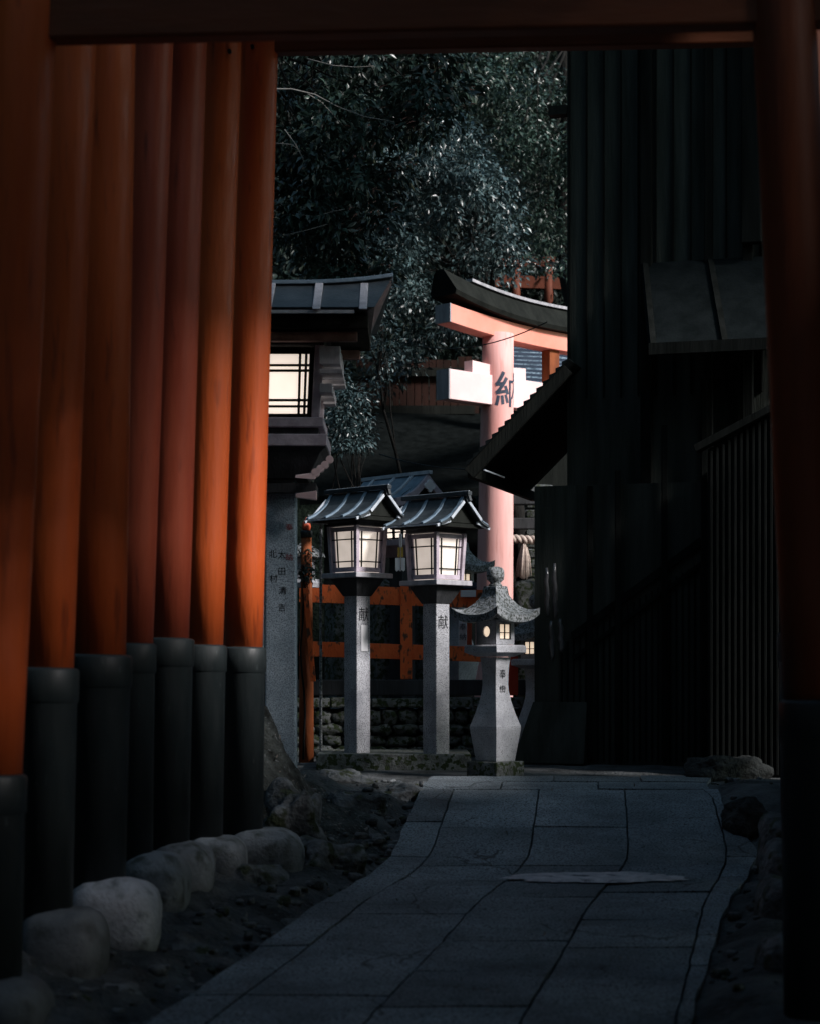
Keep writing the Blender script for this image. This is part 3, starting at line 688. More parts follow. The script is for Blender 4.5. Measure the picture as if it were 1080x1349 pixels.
e.bar((-.58,0,z(627)),(.40,0,z(625.5)),.05,.035); e.builds('roof_batten','edge',root)
g=MB(T); c=Vector((.378,0,z(642))); 
def disk(mb,c,r,n=16): mb.tube([c,c+Vector((.02,0,0))],r,n)
disk(g,c+Vector((0,0,.02)),.035); disk(g,c+Vector((0,-.04,-.012)),.032); disk(g,c+Vector((0,.04,-.012)),.032); disk(g,c+Vector((0,0,-.045)),.03); g.build('gable_pendant','white',root)
g=MB(T); g.add([(.30,-.36,z(661)),(.30,.36,z(661)),(.30,0,z(634))],[(0,1,2)]); g.box(-.5,.33,-.3,.3,z(668),z(662)); g.build('gable_panel','soot',root)
# hanging papers
def card(name,mat,px0,px1,py0,py1,Y,label,cat,wav=.01,group=None):
    mb=MB(); n=6; vs=[]
    for i in range(n+1):
        x=lerp(px0,px1,i/n); dy=wav*math.sin(i/n*math.pi*2)
        a=P(x,py0,Y); b=P(x,py1+(2 if i%2 else 0),Y); vs+=[a+Vector((0,dy,0)),b+Vector((0,dy,0)),a+Vector((0,dy+.006,0)),b+Vector((0,dy+.006,0))]
    fs=[]
    for i in range(n):
        o=i*4; fs+=[(o,o+1,o+5,o+4),(o+2,o+6,o+7,o+3),(o,o+4,o+6,o+2),(o+1,o+3,o+7,o+5)]
    fs+=[(0,2,3,1),(n*4,n*4+1,n*4+3,n*4+2)]
    mb.add(vs,fs); o=mb.build(name,mat); tag(o,label,cat,group); return o
card('paper_tag','ochre',524,531.5,721,733,19.0,'small ochre tag hanging between the two wooden lanterns','tag')
card('paper_streamer','white',521,534,735,751,19.0,'white folded paper hanging below the ochre tag between the wooden lanterns','paper')
card('paper_streamer','white',526,530,703,720,19.0,'narrow white paper strip above the ochre tag','paper')
mb=MB(); mb.tube([P(528,700,19.0),P(528,752,19.0)],.004,6); tag(mb.build('thin_string','straw'),'thin cord carrying the ochre tag and white papers','cord')
card('notice_board','white',604,614,815,870,20.0,'narrow white board with dark lettering beside the near stone lantern','board',0)
mb=MB()
for k,ch in enumerate('奉納'): glyphs(mb,ch,.075,lambda u,v,k=k:P(609,826+k*13,19.985)+Vector((u,0,v)))
tag(mb.build('board_lettering','ink'),'dark brush lettering on the narrow white board','lettering')
card('notice_board','verm_dull',614.5,621,815,862,20.02,'narrow orange board edge against the white board','board',0)
card('red_board','redboard',669,682,865,915,18.6,'small red board standing right of the near stone lantern','board',0)
mb=MB(); c=P(607,760,19.4); mb.box(P(599,0,19.4).x,P(627,0,19.4).x,19.3,19.6,P(0,776,19.4).z,P(0,768,19.4).z); 
o=tag(mb.build('offering_shelf','navy',bevel=.004),'blue tray under the eave of the right wooden lantern','tray')
mb=MB(); mb.box(P(606,0,19.4).x,P(626,0,19.4).x,19.3,19.6,P(0,787,19.4).z,P(0,778,19.4).z); tag(mb.build('white_box','white',bevel=.004),'white box just below the blue tray','box')

# ------------------------------------------------------------ retaining wall and vermilion fence
Yw=19.3; s=F/Yw
root=thing('stone_wall','mossy rubble retaining wall with flat cap stones behind the lantern posts','wall',(P(520,0,Yw).x,Yw,gz(Yw)))
mb=MB(); x=P(405,0,Yw).x; random.seed(3); row=0; zt_=P(0,932,Yw).z; z0=gz(Yw)-.05
while z0<zt_-.06:
    hh=random.uniform(.10,.18); x=P(385,0,Yw).x
    while x<P(720,0,Yw).x:
        ww=random.uniform(.10,.28)
        rock(mb,(x+ww/2,Yw+random.uniform(-.02,.03),z0+hh/2),ww/2*1.08,.16,hh/2*1.15,random.uniform(0,99),.35,14,9)
        x+=ww
    z0+=hh
mb.build('rubble','stone_d',root)
mb=MB(); x=P(385,0,Yw).x
while x<P(720,0,Yw).x:
    ww=random.uniform(.35,.6); mb.box(x+.004,x+ww-.004,Yw-.17,Yw+.2,zt_,zt_+random.uniform(.085,.1)); x+=ww
mb.build('cap_stones','stone_d',root,bevel=.015)
mb=MB(); mb.box(P(385,0,Yw).x,P(720,0,Yw).x,Yw+.06,Yw+3,gz(Yw)-.1,zt_-.02); tag(mb.build('raised_terrace','dirt'),'earth terrace behind the rubble wall','terrace',kind='structure')
root=thing('shrine_fence','weathered vermilion post and rail fence on a dark base beam above the rubble wall','fence',(P(520,0,Yw).x,Yw,zt_))
Yf=19.4
mb=MB(); a=P(385,906,Yf); b=P(700,906,Yf); mb.bar(a,b,.2,.155); mb.build('base_beam','dwood',root,bevel=.01)
for y0,y1 in((770,797),(845,868)):
    mb=MB(); c=(y0+y1)/2; a=P(395,c-2,Yf-.0); b=P(640,c+6,Yf); mb.bar(a,b,.06,(y1-y0-3)/s); mb.build('rail','verm_old',root,bevel=.004)
for px in(535,):
    mb=MB(); mb.bar(P(px,895,Yf),P(px,768,Yf),.11,.11,up=(0,1,0)); mb.build('fence_post','verm_old' if px==535 else 'verm_dull',root,bevel=.005)
# tall fence post with onion finial at left
Yp=18.2; s2=F/Yp; c=P(404,0,Yp)
root=thing('finial_post','tall orange post with black banded onion finial beside the granite lantern post','post',(c.x,Yp,gz(Yp)))
r=8/s2
mb=MB(); mb.lathe((c.x,Yp,0),[(r*1.25,gz(Yp)-.1),(r*1.15,P(0,880,Yp).z),(r*.95,P(0,770,Yp).z),(r*.85,P(0,707,Yp).z)],20); mb.build('shaft','post_brown',root)
mb=MB(); mb.lathe((c.x,Yp,0),[(r*.95,P(0,708,Yp).z),(r*1.0,P(0,700,Yp).z),(r*.8,P(0,699,Yp).z)],20); mb.build('band','black',root)
mb=MB(); mb.lathe((c.x,Yp,0),[(r*.6,P(0,699,Yp).z),(r*.75,P(0,694,Yp).z),(r*.6,P(0,688,Yp).z),(r*.2,P(0,684,Yp).z),(0,P(0,681,Yp).z)],20); mb.build('finial','verm_dull',root)
mb=MB(); mb.bar(P(403,775,Yp-.12),P(413,898,Yp-.12),.045,.045,up=(0,1,0)); mb.build('brace','verm_old',root,bevel=.003)
# dark stone posts behind the fence
random.seed(5)
for k,(px,lb) in enumerate(((447,'dark stone pillar behind the fence at left'),(500,'dark stone pillar behind the fence between the lantern posts'),(560,'dark stone pillar close behind the fence post'))):
    Yk=20.4; c=P(px,0,Yk); mb=MB(frame(c.x,Yk,0,.6)); mb.sq([(.11,gz(Yk)),(.11,P(0,790-10*k,Yk).z),(.13,P(0,788-10*k,Yk).z),(.13,P(0,782-10*k,Yk).z),(.03,P(0,770-10*k,Yk).z)])
    tag(mb.build('stone_pillar','stone_d',bevel=.01),lb,'pillar','dark stone pillars behind the fence')
# small grey stone lantern fragment at left
root=thing('stone_lantern','small pale stone lantern hidden by leaves between the granite post and orange post','lantern',(P(402,0,18.6).x,18.6,gz(18.6)))
cc=P(402,0,18.6); Tq=frame(cc.x,18.6,0,-.5)
mb=MB(Tq); mb.sq([(.035,gz(18)),(.03,P(0,775,18.6).z)]); mb.build('pedestal','stone_d',root)
mb=MB(Tq); mb.sq([(.11,P(0,774,18.6).z),(.12,P(0,768,18.6).z),(.10,P(0,763,18.6).z)]); mb.build('platform','granite_l',root)
mb=MB(Tq); mb.sq([(.07,P(0,762,18.6).z),(.07,P(0,735,18.6).z)]); mb.build('fire_box','granite_l',root)
mb=MB(Tq); mb.sq([(.14,P(0,734,18.6).z),(.13,P(0,729,18.6).z),(.03,P(0,716,18.6).z)]); mb.build('roof','lroof',root)
mb=MB(frame(P(423,0,18.0).x,18.0,0,-.35)); mb.box(-.09,.09,-.1,.1,P(0,690,18).z,P(0,679,18).z); mb.box(-.012,.012,-.012,.012,gz(18),P(0,690,18).z)
tag(mb.build('stone_slab','lroof',bevel=.006),'thin lichened slab on a slim stem under the left lantern eave','slab')

# ------------------------------------------------------------ big bleached torii
Y=24.0; s=F/Y; base=gz(Y); zz=lambda py,Y=24.0:E+(HY-py)/F*Y
cb=P(650,0,Y).x; 
root=thing('large_torii','large sun bleached pink torii with black curved roof behind the lanterns','torii',(cb,Y,base))
d=Vector((.72,.694,0)).normalized(); nrm=Vector((d.y,-d.x,0))
Xb=P(649.0,0,Y).x; Xt=P(655.5,0,Y).x; zt=zz(440)
span=2.0
def pil(o,lean,nm='pillar'):
    mb=MB(); pts=[Vector((Xb,Y,base-.05)).lerp(Vector((Xt,Y,zt)),k/10)+o for k in range(11)]
    if lean<0: pts=[Vector((Xb,Y,base-.05)).lerp(Vector((2*Xb-Xt,Y,zt)),k/10)+o for k in range(11)]
    mb.tube(pts,[lerp(.240,.190,k/10) for k in range(11)],48); return mb.build(nm,'pink',root)
pl=pil(Vector((0,0,0)),1); pil(d*span,-1)
C=Vector((P(652,0,Y).x,Y,0))
def along(t,zv,off=0): return C+d*t+nrm*off+Vector((0,0,zv))
# tie beam
zn0,zn1=zz(535.5)-.0,zz(497)
def beam(name,t0,t1,z0,z1,w,mat,par,cur=None,bev=.006,n=16,off=0):
    mb=MB(); R_=[]
    for k in range(n+1):
        t=lerp(t0,t1,k/n); c=cur(t) if cur else 0
        R_.append([along(t,z0+c,off+w/2),along(t,z1+c,off+w/2),along(t,z1+c,off-w/2),along(t,z0+c,off-w/2)])
    mb.loft(R_); return mb.build(name,mat,par,bevel=bev)
beam('tie_beam',-.88,span+.88,zn0,zn1,.20,'pale',root)
b=MB()
for t0,sg in((0,1),(span,1)):
    for e in(-1,1):
        ta=t0+e*.14; tb=t0+e*.47
        q=[along(ta,zn1+.002,.07),along(tb,zn1+.002,.07),along(tb,zn1+.002,-.07),along(ta,zn1+.002,-.07)]
        up=[along(ta,zn1+.13,.07),along(tb,zn1+.15,.07),along(tb,zn1+.15,-.07),along(ta,zn1+.13,-.07)]
        if e==1: q,up=[q[1],q[0],q[3],q[2]],[up[1],up[0],up[3],up[2]]
        b.hexa(q+up)
b.builds('wedge','pale',root,bevel=.003)
cc_=span/2
curve=lambda t:.13*(abs(t-cc_)/(cc_+1))**2.0
zs0,zs1=zz(443)-.03-curve(0),zz(443)+.19-curve(0)
cap_=beam('upper_lintel',-.88,span+.88,zs0,zs1,.24,'pink_b',root,curve)
e=MB()
for t in(-.885,-.885): pass
e.hexa([along(-.905,zs0+curve(-.9),.125),along(-.885,zs0+curve(-.9),.125),along(-.885,zs0+curve(-.9),-.125),along(-.905,zs0+curve(-.9),-.125),along(-.905,zs1+curve(-.9),.125),along(-.885,zs1+curve(-.9),.125),along(-.885,zs1+curve(-.9),-.125),along(-.905,zs1+curve(-.9),-.125)])
e.hexa([along(-.905,zn0,.105),along(-.885,zn0,.105),along(-.885,zn0,-.105),along(-.905,zn0,-.105),along(-.905,zn1,.105),along(-.885,zn1,.105),along(-.885,zn1,-.105),along(-.905,zn1,-.105)])
e.builds('beam_end_plate','lwood',root)
# black roof over the lintel
mb=MB(); R_=[]; n=20
for k in range(n+1):
    t=lerp(-.95,span+.95,k/n); c=.24*(abs(t-cc_)/(cc_+1))**2.2
    z0=zs1+.005+c*.95-.02*0; 
    R_.append([along(t*.97+.03,z0,.20),along(t*.97+.03,z0+.05,.22),along(t,z0+.25,.10),along(t,z0+.30,.06),along(t,z0+.30,-.06),along(t,z0+.25,-.10),along(t*.97+.03,z0+.05,-.22),along(t*.97+.03,z0,-.20)])
mb.loft(R_); mb.build('lintel_cap','soot',root)
mb=MB(); R_=[]
for k in range(n+1):
    t=lerp(-.5,span+.5,k/n); c=.24*(abs(t-cc_)/(cc_+1))**2.2; z0=zs1+.31+c*.95
    R_.append([along(t,z0,.10),along(t,z0+.035,.10),along(t,z0+.035,-.10),along(t,z0,-.10)])
mb.loft(R_); mb.build('cap_ridge','lwood',root)
beam('centre_strut',cc_-.09,cc_+.09,zn1+.002,zs0+curve(cc_)-.002,.14,'post_brown',root)
# carved character wrapped on the pillar
mb=MB(); zc=zz(515); f=(zc-base)/(zt-base); ctr=Vector((Xb,Y,0)).lerp(Vector((Xt,Y,0)),f); rr=lerp(.240,.190,f)+.004
a0=math.atan2(-.30,1)  # facing angle of glyph centre, toward lower right
def wrap(u,v): 
    a=math.radians(-42)+u/rr
    return Vector((ctr.x+rr*math.cos(a)+ (Xt-Xb)*(v/(zt-base)),ctr.y+rr*math.sin(a),zc+v))
glyphs(mb,'納',.45,wrap,2,.006); mb.build('carved_lettering','navy',pl)

# ------------------------------------------------------------ dark houses on the right
u=Vector((.28,.96,0)).normalized(); v=Vector((.96,-.28,0)).normalized()
def H(o,a,b,z_): return Vector((o[0],o[1],0))+v*a+u*b+Vector((0,0,z_))
def hbox(mb,o,a0,a1,b0,b1,z0,z1): mb.hexa([H(o,a0,b0,z0),H(o,a1,b0,z0),H(o,a1,b1,z0),H(o,a0,b1,z0),H(o,a0,b0,z1),H(o,a1,b0,z1),H(o,a1,b1,z1),H(o,a0,b1,z1)])
O=P(746,0,18.2); O=(O.x,18.2)
zg=gz(18)
root=thing('wooden_house','tall black timber house with vertical boards filling the right side','house',(O[0],O[1],zg))
mb=MB(); hbox(mb,O,0,3.2,.02,2.2,zg-.2,8.89); mb.build('wall','char',root)
mb=MB(); a=.02
while a<3.15:
    hbox(mb,O,a,a+.012,-.012,.018,4.0,8.9); a+=.16
mb.build('board_battens','dwood' if 0 else 'rib',root)
for a,w,m_ in((.70,.10,'rib'),(1.28,.07,'rib'),(1.62,.09,'rib')):
    mb=MB(); hbox(mb,O,a,a+w,-.09,.0,zg,8.9); mb.build('wall_post',m_,root,bevel=.006)
mb=MB(); hbox(mb,O,1.62,1.80,-.20,-.095,5.3,7.6); mb.build('downpipe_panel','rib',root,bevel=.01)
mb=MB(); hbox(mb,O,-.16,9.0,-1.7,2.6,8.9,9.1); mb.build('upper_shade_roof','soot',root)  # unseen overhang, stretched out to keep sun off the house front
mb=MB(); hbox(mb,O,-.17,.0,-.02,.10,P(0,150,18.2).z,P(0,138,18.2).z); mb.build('gutter','soot',root)
# pent roof
mb=MB(); p0=P(850,342,18.0);p1=P(905,452,16.9); 
z1,z0=E+(HY-345)/F*17.9,E+(HY-455)/F*17.0
A0=H(O,.70,-.05,z1);A1=H(O,2.6,-.05,z1);B0=H(O,.92,-.95,z0);B1=H(O,2.9,-.95,z0)
t_=Vector((0,0,.06))
mb.hexa([B0-t_,B1-t_,A1-t_,A0-t_,B0,B1,A1,A0]); pr=mb.build('pent_roof','roofk',root)
mb=MB()
for k in(.02,.33,.64):
    a=A0.lerp(A1,k);b=B0.lerp(B1,k); mb.bar(a+Vector((0,0,.012)),b+Vector((0,0,.012)),.05,.03)
mb.bar(B0+Vector((0,-.02,-.03)),B1+Vector((0,-.02,-.03)),.05,.10); mb.builds('roof_batten','rib',pr)
# shop lean-to with tiled roof
Ec=P(614,613,17.9); 
root=thing('shop_lean_to','black open fronted shop with jagged tiled eave beside the pink torii pillar','shop',(1.3,17.9,zg))
RK=P(748,474,17.65)
dv=RK-Ec; dv=Vector((dv.x,dv.y,dv.z)); far=u*2.6
mb=MB(); nk=16
for k in range(nk):      # overlapping courses give the jagged rake
    a=Ec+dv*(k/nk); b=Ec+dv*((k+1.12)/nk); up=Vector((0,0,.045))
    th=Vector((0,0,.03))
    mb.hexa([a,a+far,b+far,b,a+up,a+up+far,b+th*.2+far,b+th*.2])
mb.build('tiled_roof','roofk',root)
mb=MB(); mb.bar(Ec+Vector((.03,.05,-.07)),RK+Vector((0,.05,-.07)),.05,.11); mb.build('rake_board','soot',root)
mb=MB(); mb.bar(Ec+Vector((.04,.05,-.06)),Ec+far+Vector((.04,0,-.06)),.06,.09); mb.build('eave_beam','soot',root)
mb=MB(); a=P(637,619,17.85);b=P(664,629,18.2); mb.bar(a,b,.012,.012); mb.build('metal_strip','edge',root)
W0=(P(704,0,18.0).x,18.05)
mb=MB(); hbox(mb,W0,0,2.8,0,.12,zg-.2,P(0,640,18).z); 
mb.build('wall','char',root)
mb=MB(); mb.hexa([H(W0,-.16,-.22,zg-.02),H(W0,.5,-.22,zg-.02),H(W0,.5,-.02,zg-.02),H(W0,-.16,-.02,zg-.02),H(W0,.0,-.06,P(0,925,18).z),H(W0,.5,-.06,P(0,925,18).z),H(W0,.5,-.02,P(0,925,18).z),H(W0,.0,-.02,P(0,925,18).z)]); mb.build('flared_base','char',root)
mb=MB(); a=.25
while a<1.55:
    hbox(mb,W0,a,a+.014,-.02,-.002,zg,P(0,lerp(850,740,(a-.25)/1.3),18).z); a+=.055
mb.build('slats','rib',root)
mb=MB()
def onw(px,py,off=-.03):   # point on the shop wall plane
    # solve for a along v
    k=(px-CX)/F; a=(k*W0[1]-W0[0])/(v.x-k*v.y); p=H(W0,a,off,0); p.z=E+(HY-py)/F*p.y; return p
mb.bar(onw(755,838),onw(925,712),.03,.07); mb.bar(onw(755,868),onw(925,742),.03,.035); mb.builds('sloping_rail','rib',root,bevel=.004)
for px,y0,y1 in((778,640,1000),(815,620,1000),(876,560,1000),(928,500,1000)):
    mb=MB(); mb.bar(onw(px,y0,-.05),onw(px,y1,-.05),.05,.05,up=(0,1,0)); mb.build('wall_post','rib',root,bevel=.004)
# ribbed outbuilding
W1=(P(932,0,16.6).x,16.6)
root=thing('ribbed_shed','dark shed with fine vertical ribs and sloping top behind the right torii pillar','shed',(W1[0],16.6,gz(16.6)))
mb=MB(); k0=H(W1,0,0,gz(16)-.2);k1=H(W1,1.2,0,gz(16)-.2); zA=P(0,592,16.6).z; zB=P(0,485,16.6).z
mb.hexa([k0,k1,k1+u*1.0,k0+u*1.0,H(W1,0,0,zA),H(W1,1.2,0,zB),H(W1,1.2,1.0,zB),H(W1,0,1.0,zA)]); mb.build('wall','soot',root)
mb=MB(); a=.02
while a<1.2:
    hbox(mb,W1,a,a+.022,-.03,-.001,gz(16),lerp(zA,zB,a/1.2)-.03); a+=.05
mb.build('ribs','rib',root,bevel=.004)
mb=MB(); mb.bar(H(W1,-.1,-.02,zA),H(W1,1.3,-.02,zB+.02),.16,.06); mb.build('bargeboard','rib',root,bevel=.005)
# plastic wrapped bundles hanging by the shop
for k,(x0,y0,y1,lb) in enumerate(((723,748,812,'upper left hanging clear wrapped bundle by the shop corner'),(733,742,815,'upper right hanging clear wrapped bundle by the shop corner'),(729,818,870,'lower hanging clear wrapped bundle by the shop corner'),(741,815,860,'small clear wrapped bundle beside the lower one'))):
    mb=MB(); a=onw(x0,y0,-.12); b=onw(x0+2,y1,-.12); n=7
    pts=[a.lerp(b,i/n)+Vector((.006*math.sin(i*2.1+k),.0,0)) for i in range(n+1)]
    mb.tube(pts,[.012,.018,.022,.020,.026,.022,.024,.014],8); tag(mb.build('wrapped_bundle','plastic'),lb,'bundle','wrapped bundles hanging at the shop')

# unseen building shape added right of the path to block and meter sun
root=thing('sun_blocker','unseen slatted sun blocker added behind the right torii pillars','shop',(5.0,7,gz(7)))
mb=MB(); 
for y0,y1,z0,z1 in((-3,4.8,.9,13),(4.802,6.398,.9,4.8),(4.802,6.398,6.5,13),(6.4,7.5,.9,13),(11.2,12.9,.9,6.9),(11.2,12.9,9.2,13),(7.502,11.198,.9,4.8),(7.502,11.198,7.3,13)): mb.box(3.7,3.86,y0,y1,z0,z1)  # gaps placed to let sun onto the left pillars and big lantern
mb.build('wall','soot',root)
mb=MB(); zq=4.85
while zq<7.1: mb.box(3.74,3.78,7.502,8.6,zq,zq+.12); mb.box(3.74,3.78,8.602,9.1,zq,zq+.05); zq+=.235
zq=4.85
while zq<6.4: mb.box(3.74,3.78,4.804,6.396,zq,zq+.13); zq+=.235
zq=6.95
while zq<9.1: mb.box(3.80,3.84,11.202,12.898,zq,zq+.13); zq+=.235
mb.build('sun_slats','soot',root)  # slats thin the sun coming through the added gaps
for yy in(-2.8,1,4.8,8.6,12.6):
    mb=MB(); mb.box(3.8,4.0,yy,yy+.2,-.3,.9); mb.build('post','dwood',root)
mb=MB(); mb.box(3.4,4.4,-3.3,13.1,13.0,13.25); mb.build('roof','soot',root)
mb=MB(); mb.box(3.8,4.2,12.92,14.5,.2,3.15); mb.box(3.8,4.2,14.503,15.4,.2,4.2); mb.build('low_sun_blocker','soot',root)  # added low blocks, shading only the feet of the lanterns
mb=MB(); mb.box(3.65,4.35,12.92,14.49,3.153,3.3); mb.box(3.65,4.35,14.495,15.5,4.203,4.3); mb.builds('low_blocker_top','roofd',root)
# ------------------------------------------------------------ gate with straw rope
Y=25.0; 
root=thing('small_gate','dark timber gate behind the pink pillar from which the straw rope hangs','gate',(P(720,0,Y).x,Y,gz(Y)))
for px in(664,775):
    mb=MB(); c=P(px,0,Y); mb.box(c.x-.09,c.x+.09,Y-.02,Y+.16,gz(Y)-.1,P(0,660,Y).z); mb.build('post','dwood',root,bevel=.01)
mb=MB(); a=P(655,690,Y+.07);b=P(790,690,Y+.07); mb.bar(a,b,.14,.14); mb.bar(a+Vector((0,0,.3)),b+Vector((0,0,.3)),.18,.12); mb.builds('lintel','dwood',root,bevel=.01)
root=thing('straw_rope','thick twisted straw rope hanging across the dark gate','rope',P(700,706,Y-.1))
for ph in(0,math.pi):
    mb=MB(); pts=[]; n=90
    for k in range(n+1):
        t=k/n; px=lerp(668,770,t); c=P(px,709-4*math.sin(math.pi*t)*-1-3*t,Y-.12); a=t*44+ph; pts.append(c+Vector((0,math.cos(a)*.026,math.sin(a)*.026)))
    mb.tube(pts,.032,8); mb.build('strand','straw',root)
root=thing('straw_tassel','pale straw tassel hanging from the twisted rope','tassel',P(690,714,Y-.1))
mb=MB(); random.seed(9)
for k in range(70):
    a=random.uniform(0,2*math.pi); r_=math.sqrt(random.random()); top=P(690,714,Y-.12)+Vector((.02*r_*math.cos(a),.02*r_*math.sin(a),0)); bot=P(688.5,761+random.uniform(-3,2),Y-.12)+Vector((.105*r_*math.cos(a),.09*r_*math.sin(a),0))
    mid_=top.lerp(bot,.5)+Vector((.015*math.cos(a),.015*math.sin(a),0)); mb.tube([top,mid_,bot],[.005,.006,.004],5)
mb.build('straw_strands','straw',root)
mb=MB(); c=P(690,716,Y-.12); mb.tube([c+Vector((0,0,.012)),c-Vector((0,0,.02))],.028,12); mb.build('binding','straw',root)
# dark green vessel and stacks behind
mb=MB(); c=P(692,0,25.6); mb.lathe((c.x,25.6,0),[(.16,gz(24)),(.18,P(0,800,25.6).z),(.20,P(0,770,25.6).z),(.10,P(0,765,25.6).z)],20); tag(mb.build('stone_basin','stone_d'),'dark green tapering stone stand below the straw tassel','stand')
mb=MB(); c=P(706,0,26.2)
for k in range(11):
    zz_=P(0,800-k*13,26.2).z; mb.box(c.x-.14,c.x+.5,26.1,26.4,zz_,zz_+.10)
tag(mb.build('stone_stack','stone_d',bevel=.012),'stack of pale edged stone blocks seen through the gate','stack')
mb=MB(); c=P(705,0,27.5); mb.lathe((c.x,27.5,0),[(.26,gz(27)),(.24,P(0,640,27.5).z)],20); tag(mb.build('gate_column','rock'),'round weathered column behind the straw rope','column')

# ------------------------------------------------------------ background buildings
def roofplane(name, label, cat, pts, mat, rows=0, rowmat=None, wallmat='soot', depth=1.5):
    cen=sum(pts,Vector())/4; root=thing(name,label,cat,(cen.x,cen.y,gz(cen.y)))
    mb=MB(); up=Vector((0,0,-.10)); mb.hexa([p+up for p in pts]+list(pts)); rf=mb.build('roof',mat,root)
    mb=MB(); a,b,c,d_=pts; lo=min(a.z,b.z)-.12
    i=.12; A=a.lerp(c,i);B=b.lerp(d_,i);C_=c.lerp(a,.02);D_=d_.lerp(b,.02)
    bz=gz(cen.y)-1
    mb.hexa([Vector((q.x,q.y,bz)) for q in(A,B,C_,D_)]+[Vector((q.x,q.y,lo)) for q in(A,B,C_,D_)]); mb.build('wall',wallmat,root)
    if rows:
        mb=MB()
        for k in range(rows):
            f=k/rows; p=a.lerp(d_,f)+Vector((0,0,.015)); q=b.lerp(c,f)+Vector((0,0,.015)); mb.bar(p,q,.05,.045)
        mb.build('tile_courses',rowmat,rf)
    return root
roofplane('shrine_hall','dark roofed hall sloping down behind the wooden lanterns','hall',[P(395,655,25.2),P(690,640,25.2),P(640,545,28),P(500,540,28)],'night',wallmat='night')
roofplane('tiled_house','small house with blue grey tiled roof seen under the torii lintel','house',[P(655,515,29),P(790,525,29),P(790,440,31),P(655,436,31)],'tile',15,'navy')
root=thing('board_fence','dull red vertical board fence half lost in the dark behind the branch','fence',(P(530,0,28).x,28,gz(28)))
mb=MB(); px=470
while px<625:
    a=P(px,555,28);b=P(px+8.6,472,28); mb.box(a.x,b.x,28,28.03,a.z,b.z+random.uniform(-.03,.03)); px+=9.5
mb.build('boards',mk('dull red boards',(.015,.0065,.0045),(.034,.012,.008),6,.8,.3,30,.2,stretch=(1,1,.2)),root)
mb=MB(); mb.bar(P(470,490,27.95),P(625,490,27.95),.05,.12); mb.bar(P(470,540,27.95),P(625,540,27.95),.05,.12); mb.builds('rail','soot',root)
for px in (480,545,610):
    mb=MB(); c=P(px,0,28.1); mb.box(c.x-.06,c.x+.06,28.04,28.14,gz(28)-.3,P(0,470,28).z); mb.build('post','soot',root)
# distant small torii
Y=33; root=thing('small_torii','tiny dull red torii on the wooded slope above the black lintel','torii',P(678,420,Y))
for px in(679,722):
    mb=MB(); mb.tube([P(px,430,Y),P(px,352,Y)],.075,14); mb.build('pillar','farred',root)
mb=MB(); mb.bar(P(650,370,Y),P(760,374,Y),.09,.20); mb.build('tie_beam','farred',root)
mb=MB(); mb.bar(P(655,345,Y),P(760,345,Y),.14,.16); mb.build('lintel_cap','farred',root)
# cables
def cable(a,b,sag,label,r=.006):
    mb=MB(); n=14; pts=[a.lerp(b,k/n)-Vector((0,0,sag*4*(k/n)*(1-k/n))) for k in range(n+1)]; mb.tube(pts,r,6); tag(mb.build('cable','black'),label,'cable')
cable(P(548,455,23),P(720,424,18.4),.12,'thin black cable crossing the pink torii lintel')
cable(P(500,598,20),P(640,618,19),.05,'thin dark cable above the wooden lantern roofs')

# ------------------------------------------------------------ foliage
def leaves_mesh(name, centers, per, spread, size, mat, parent=None, droop=.35, flat=.6):
    """many small folded leaves around clump centres"""
    C_=np.repeat(np.array(centers,dtype=float),per,axis=0); n=len(C_)
    off=rng.normal(0,1,(n,3)); off/= (np.linalg.norm(off,axis=1,keepdims=True)+1e-6); off*=(rng.random((n,1))**.55)*spread; off[:,2]*=flat
    pos=C_+off
    d=off+rng.normal(0,.35*spread,(n,3)); d[:,2]-=droop*spread; d/=np.linalg.norm(d,axis=1,keepdims=True)
    nrm=rng.normal(0,.55,(n,3)); nrm[:,2]+=1.0; nrm-=d*(nrm*d).sum(1,keepdims=True); nrm/=np.linalg.norm(nrm,axis=1,keepdims=True)
    side=np.cross(d,nrm); L_=size*rng.uniform(.6,1.25,(n,1)); w=L_*rng.uniform(.16,.24,(n,1))
    v0=pos; v2=pos+d*L_-nrm*L_*.12; mid=pos+d*L_*.45+nrm*L_*.03
    v1=mid+side*w+nrm*w*.35; v3=mid-side*w+nrm*w*.35
    V=np.stack([v0,v1,v2,v3,mid],1).reshape(-1,3)
    base=np.arange(n)[:,None]*5
    Fc=np.concatenate([base+np.array([[0,4,1]]),base+np.array([[1,4,2]]),base+np.array([[0,3,4]]),base+np.array([[3,2,4]])],0)
    if parent is not None: V=V-np.array(parent_world(parent))
    me=bpy.data.meshes.new(name); me.vertices.add(len(V)); me.vertices.foreach_set('co',V.ravel())
    me.loops.add(Fc.size); me.loops.foreach_set('vertex_index',Fc.ravel().astype('i4')); me.polygons.add(len(Fc))
    me.polygons.foreach_set('loop_start',np.arange(0,Fc.size,3,dtype='i4')); me.polygons.foreach_set('loop_total',np.full(len(Fc),3,dtype='i4'))
    me.update(); me.validate(); me.materials.append(M[mat]); o=bpy.data.objects.new(name,me); col.objects.link(o)
    if parent is not None: o.parent=parent
    return o
def branchy(mb, a, b, r0, r1, seed, n=8, wob=.12):
    rr=random.Random(seed); pts=[]
    L_=(b-a).length
    for k in range(n+1):
        t=k/n; p=a.lerp(b,t); w=wob*L_*math.sin(math.pi*t)
        pts.append(p+Vector((nz(t*3,seed)*w,nz(t*3,seed+9)*w,nz(t*3,seed+5)*w+.06*L_*math.sin(math.pi*t))))
    mb.tube(pts,[lerp(r0,r1,k/n) for k in range(n+1)],7); return pts
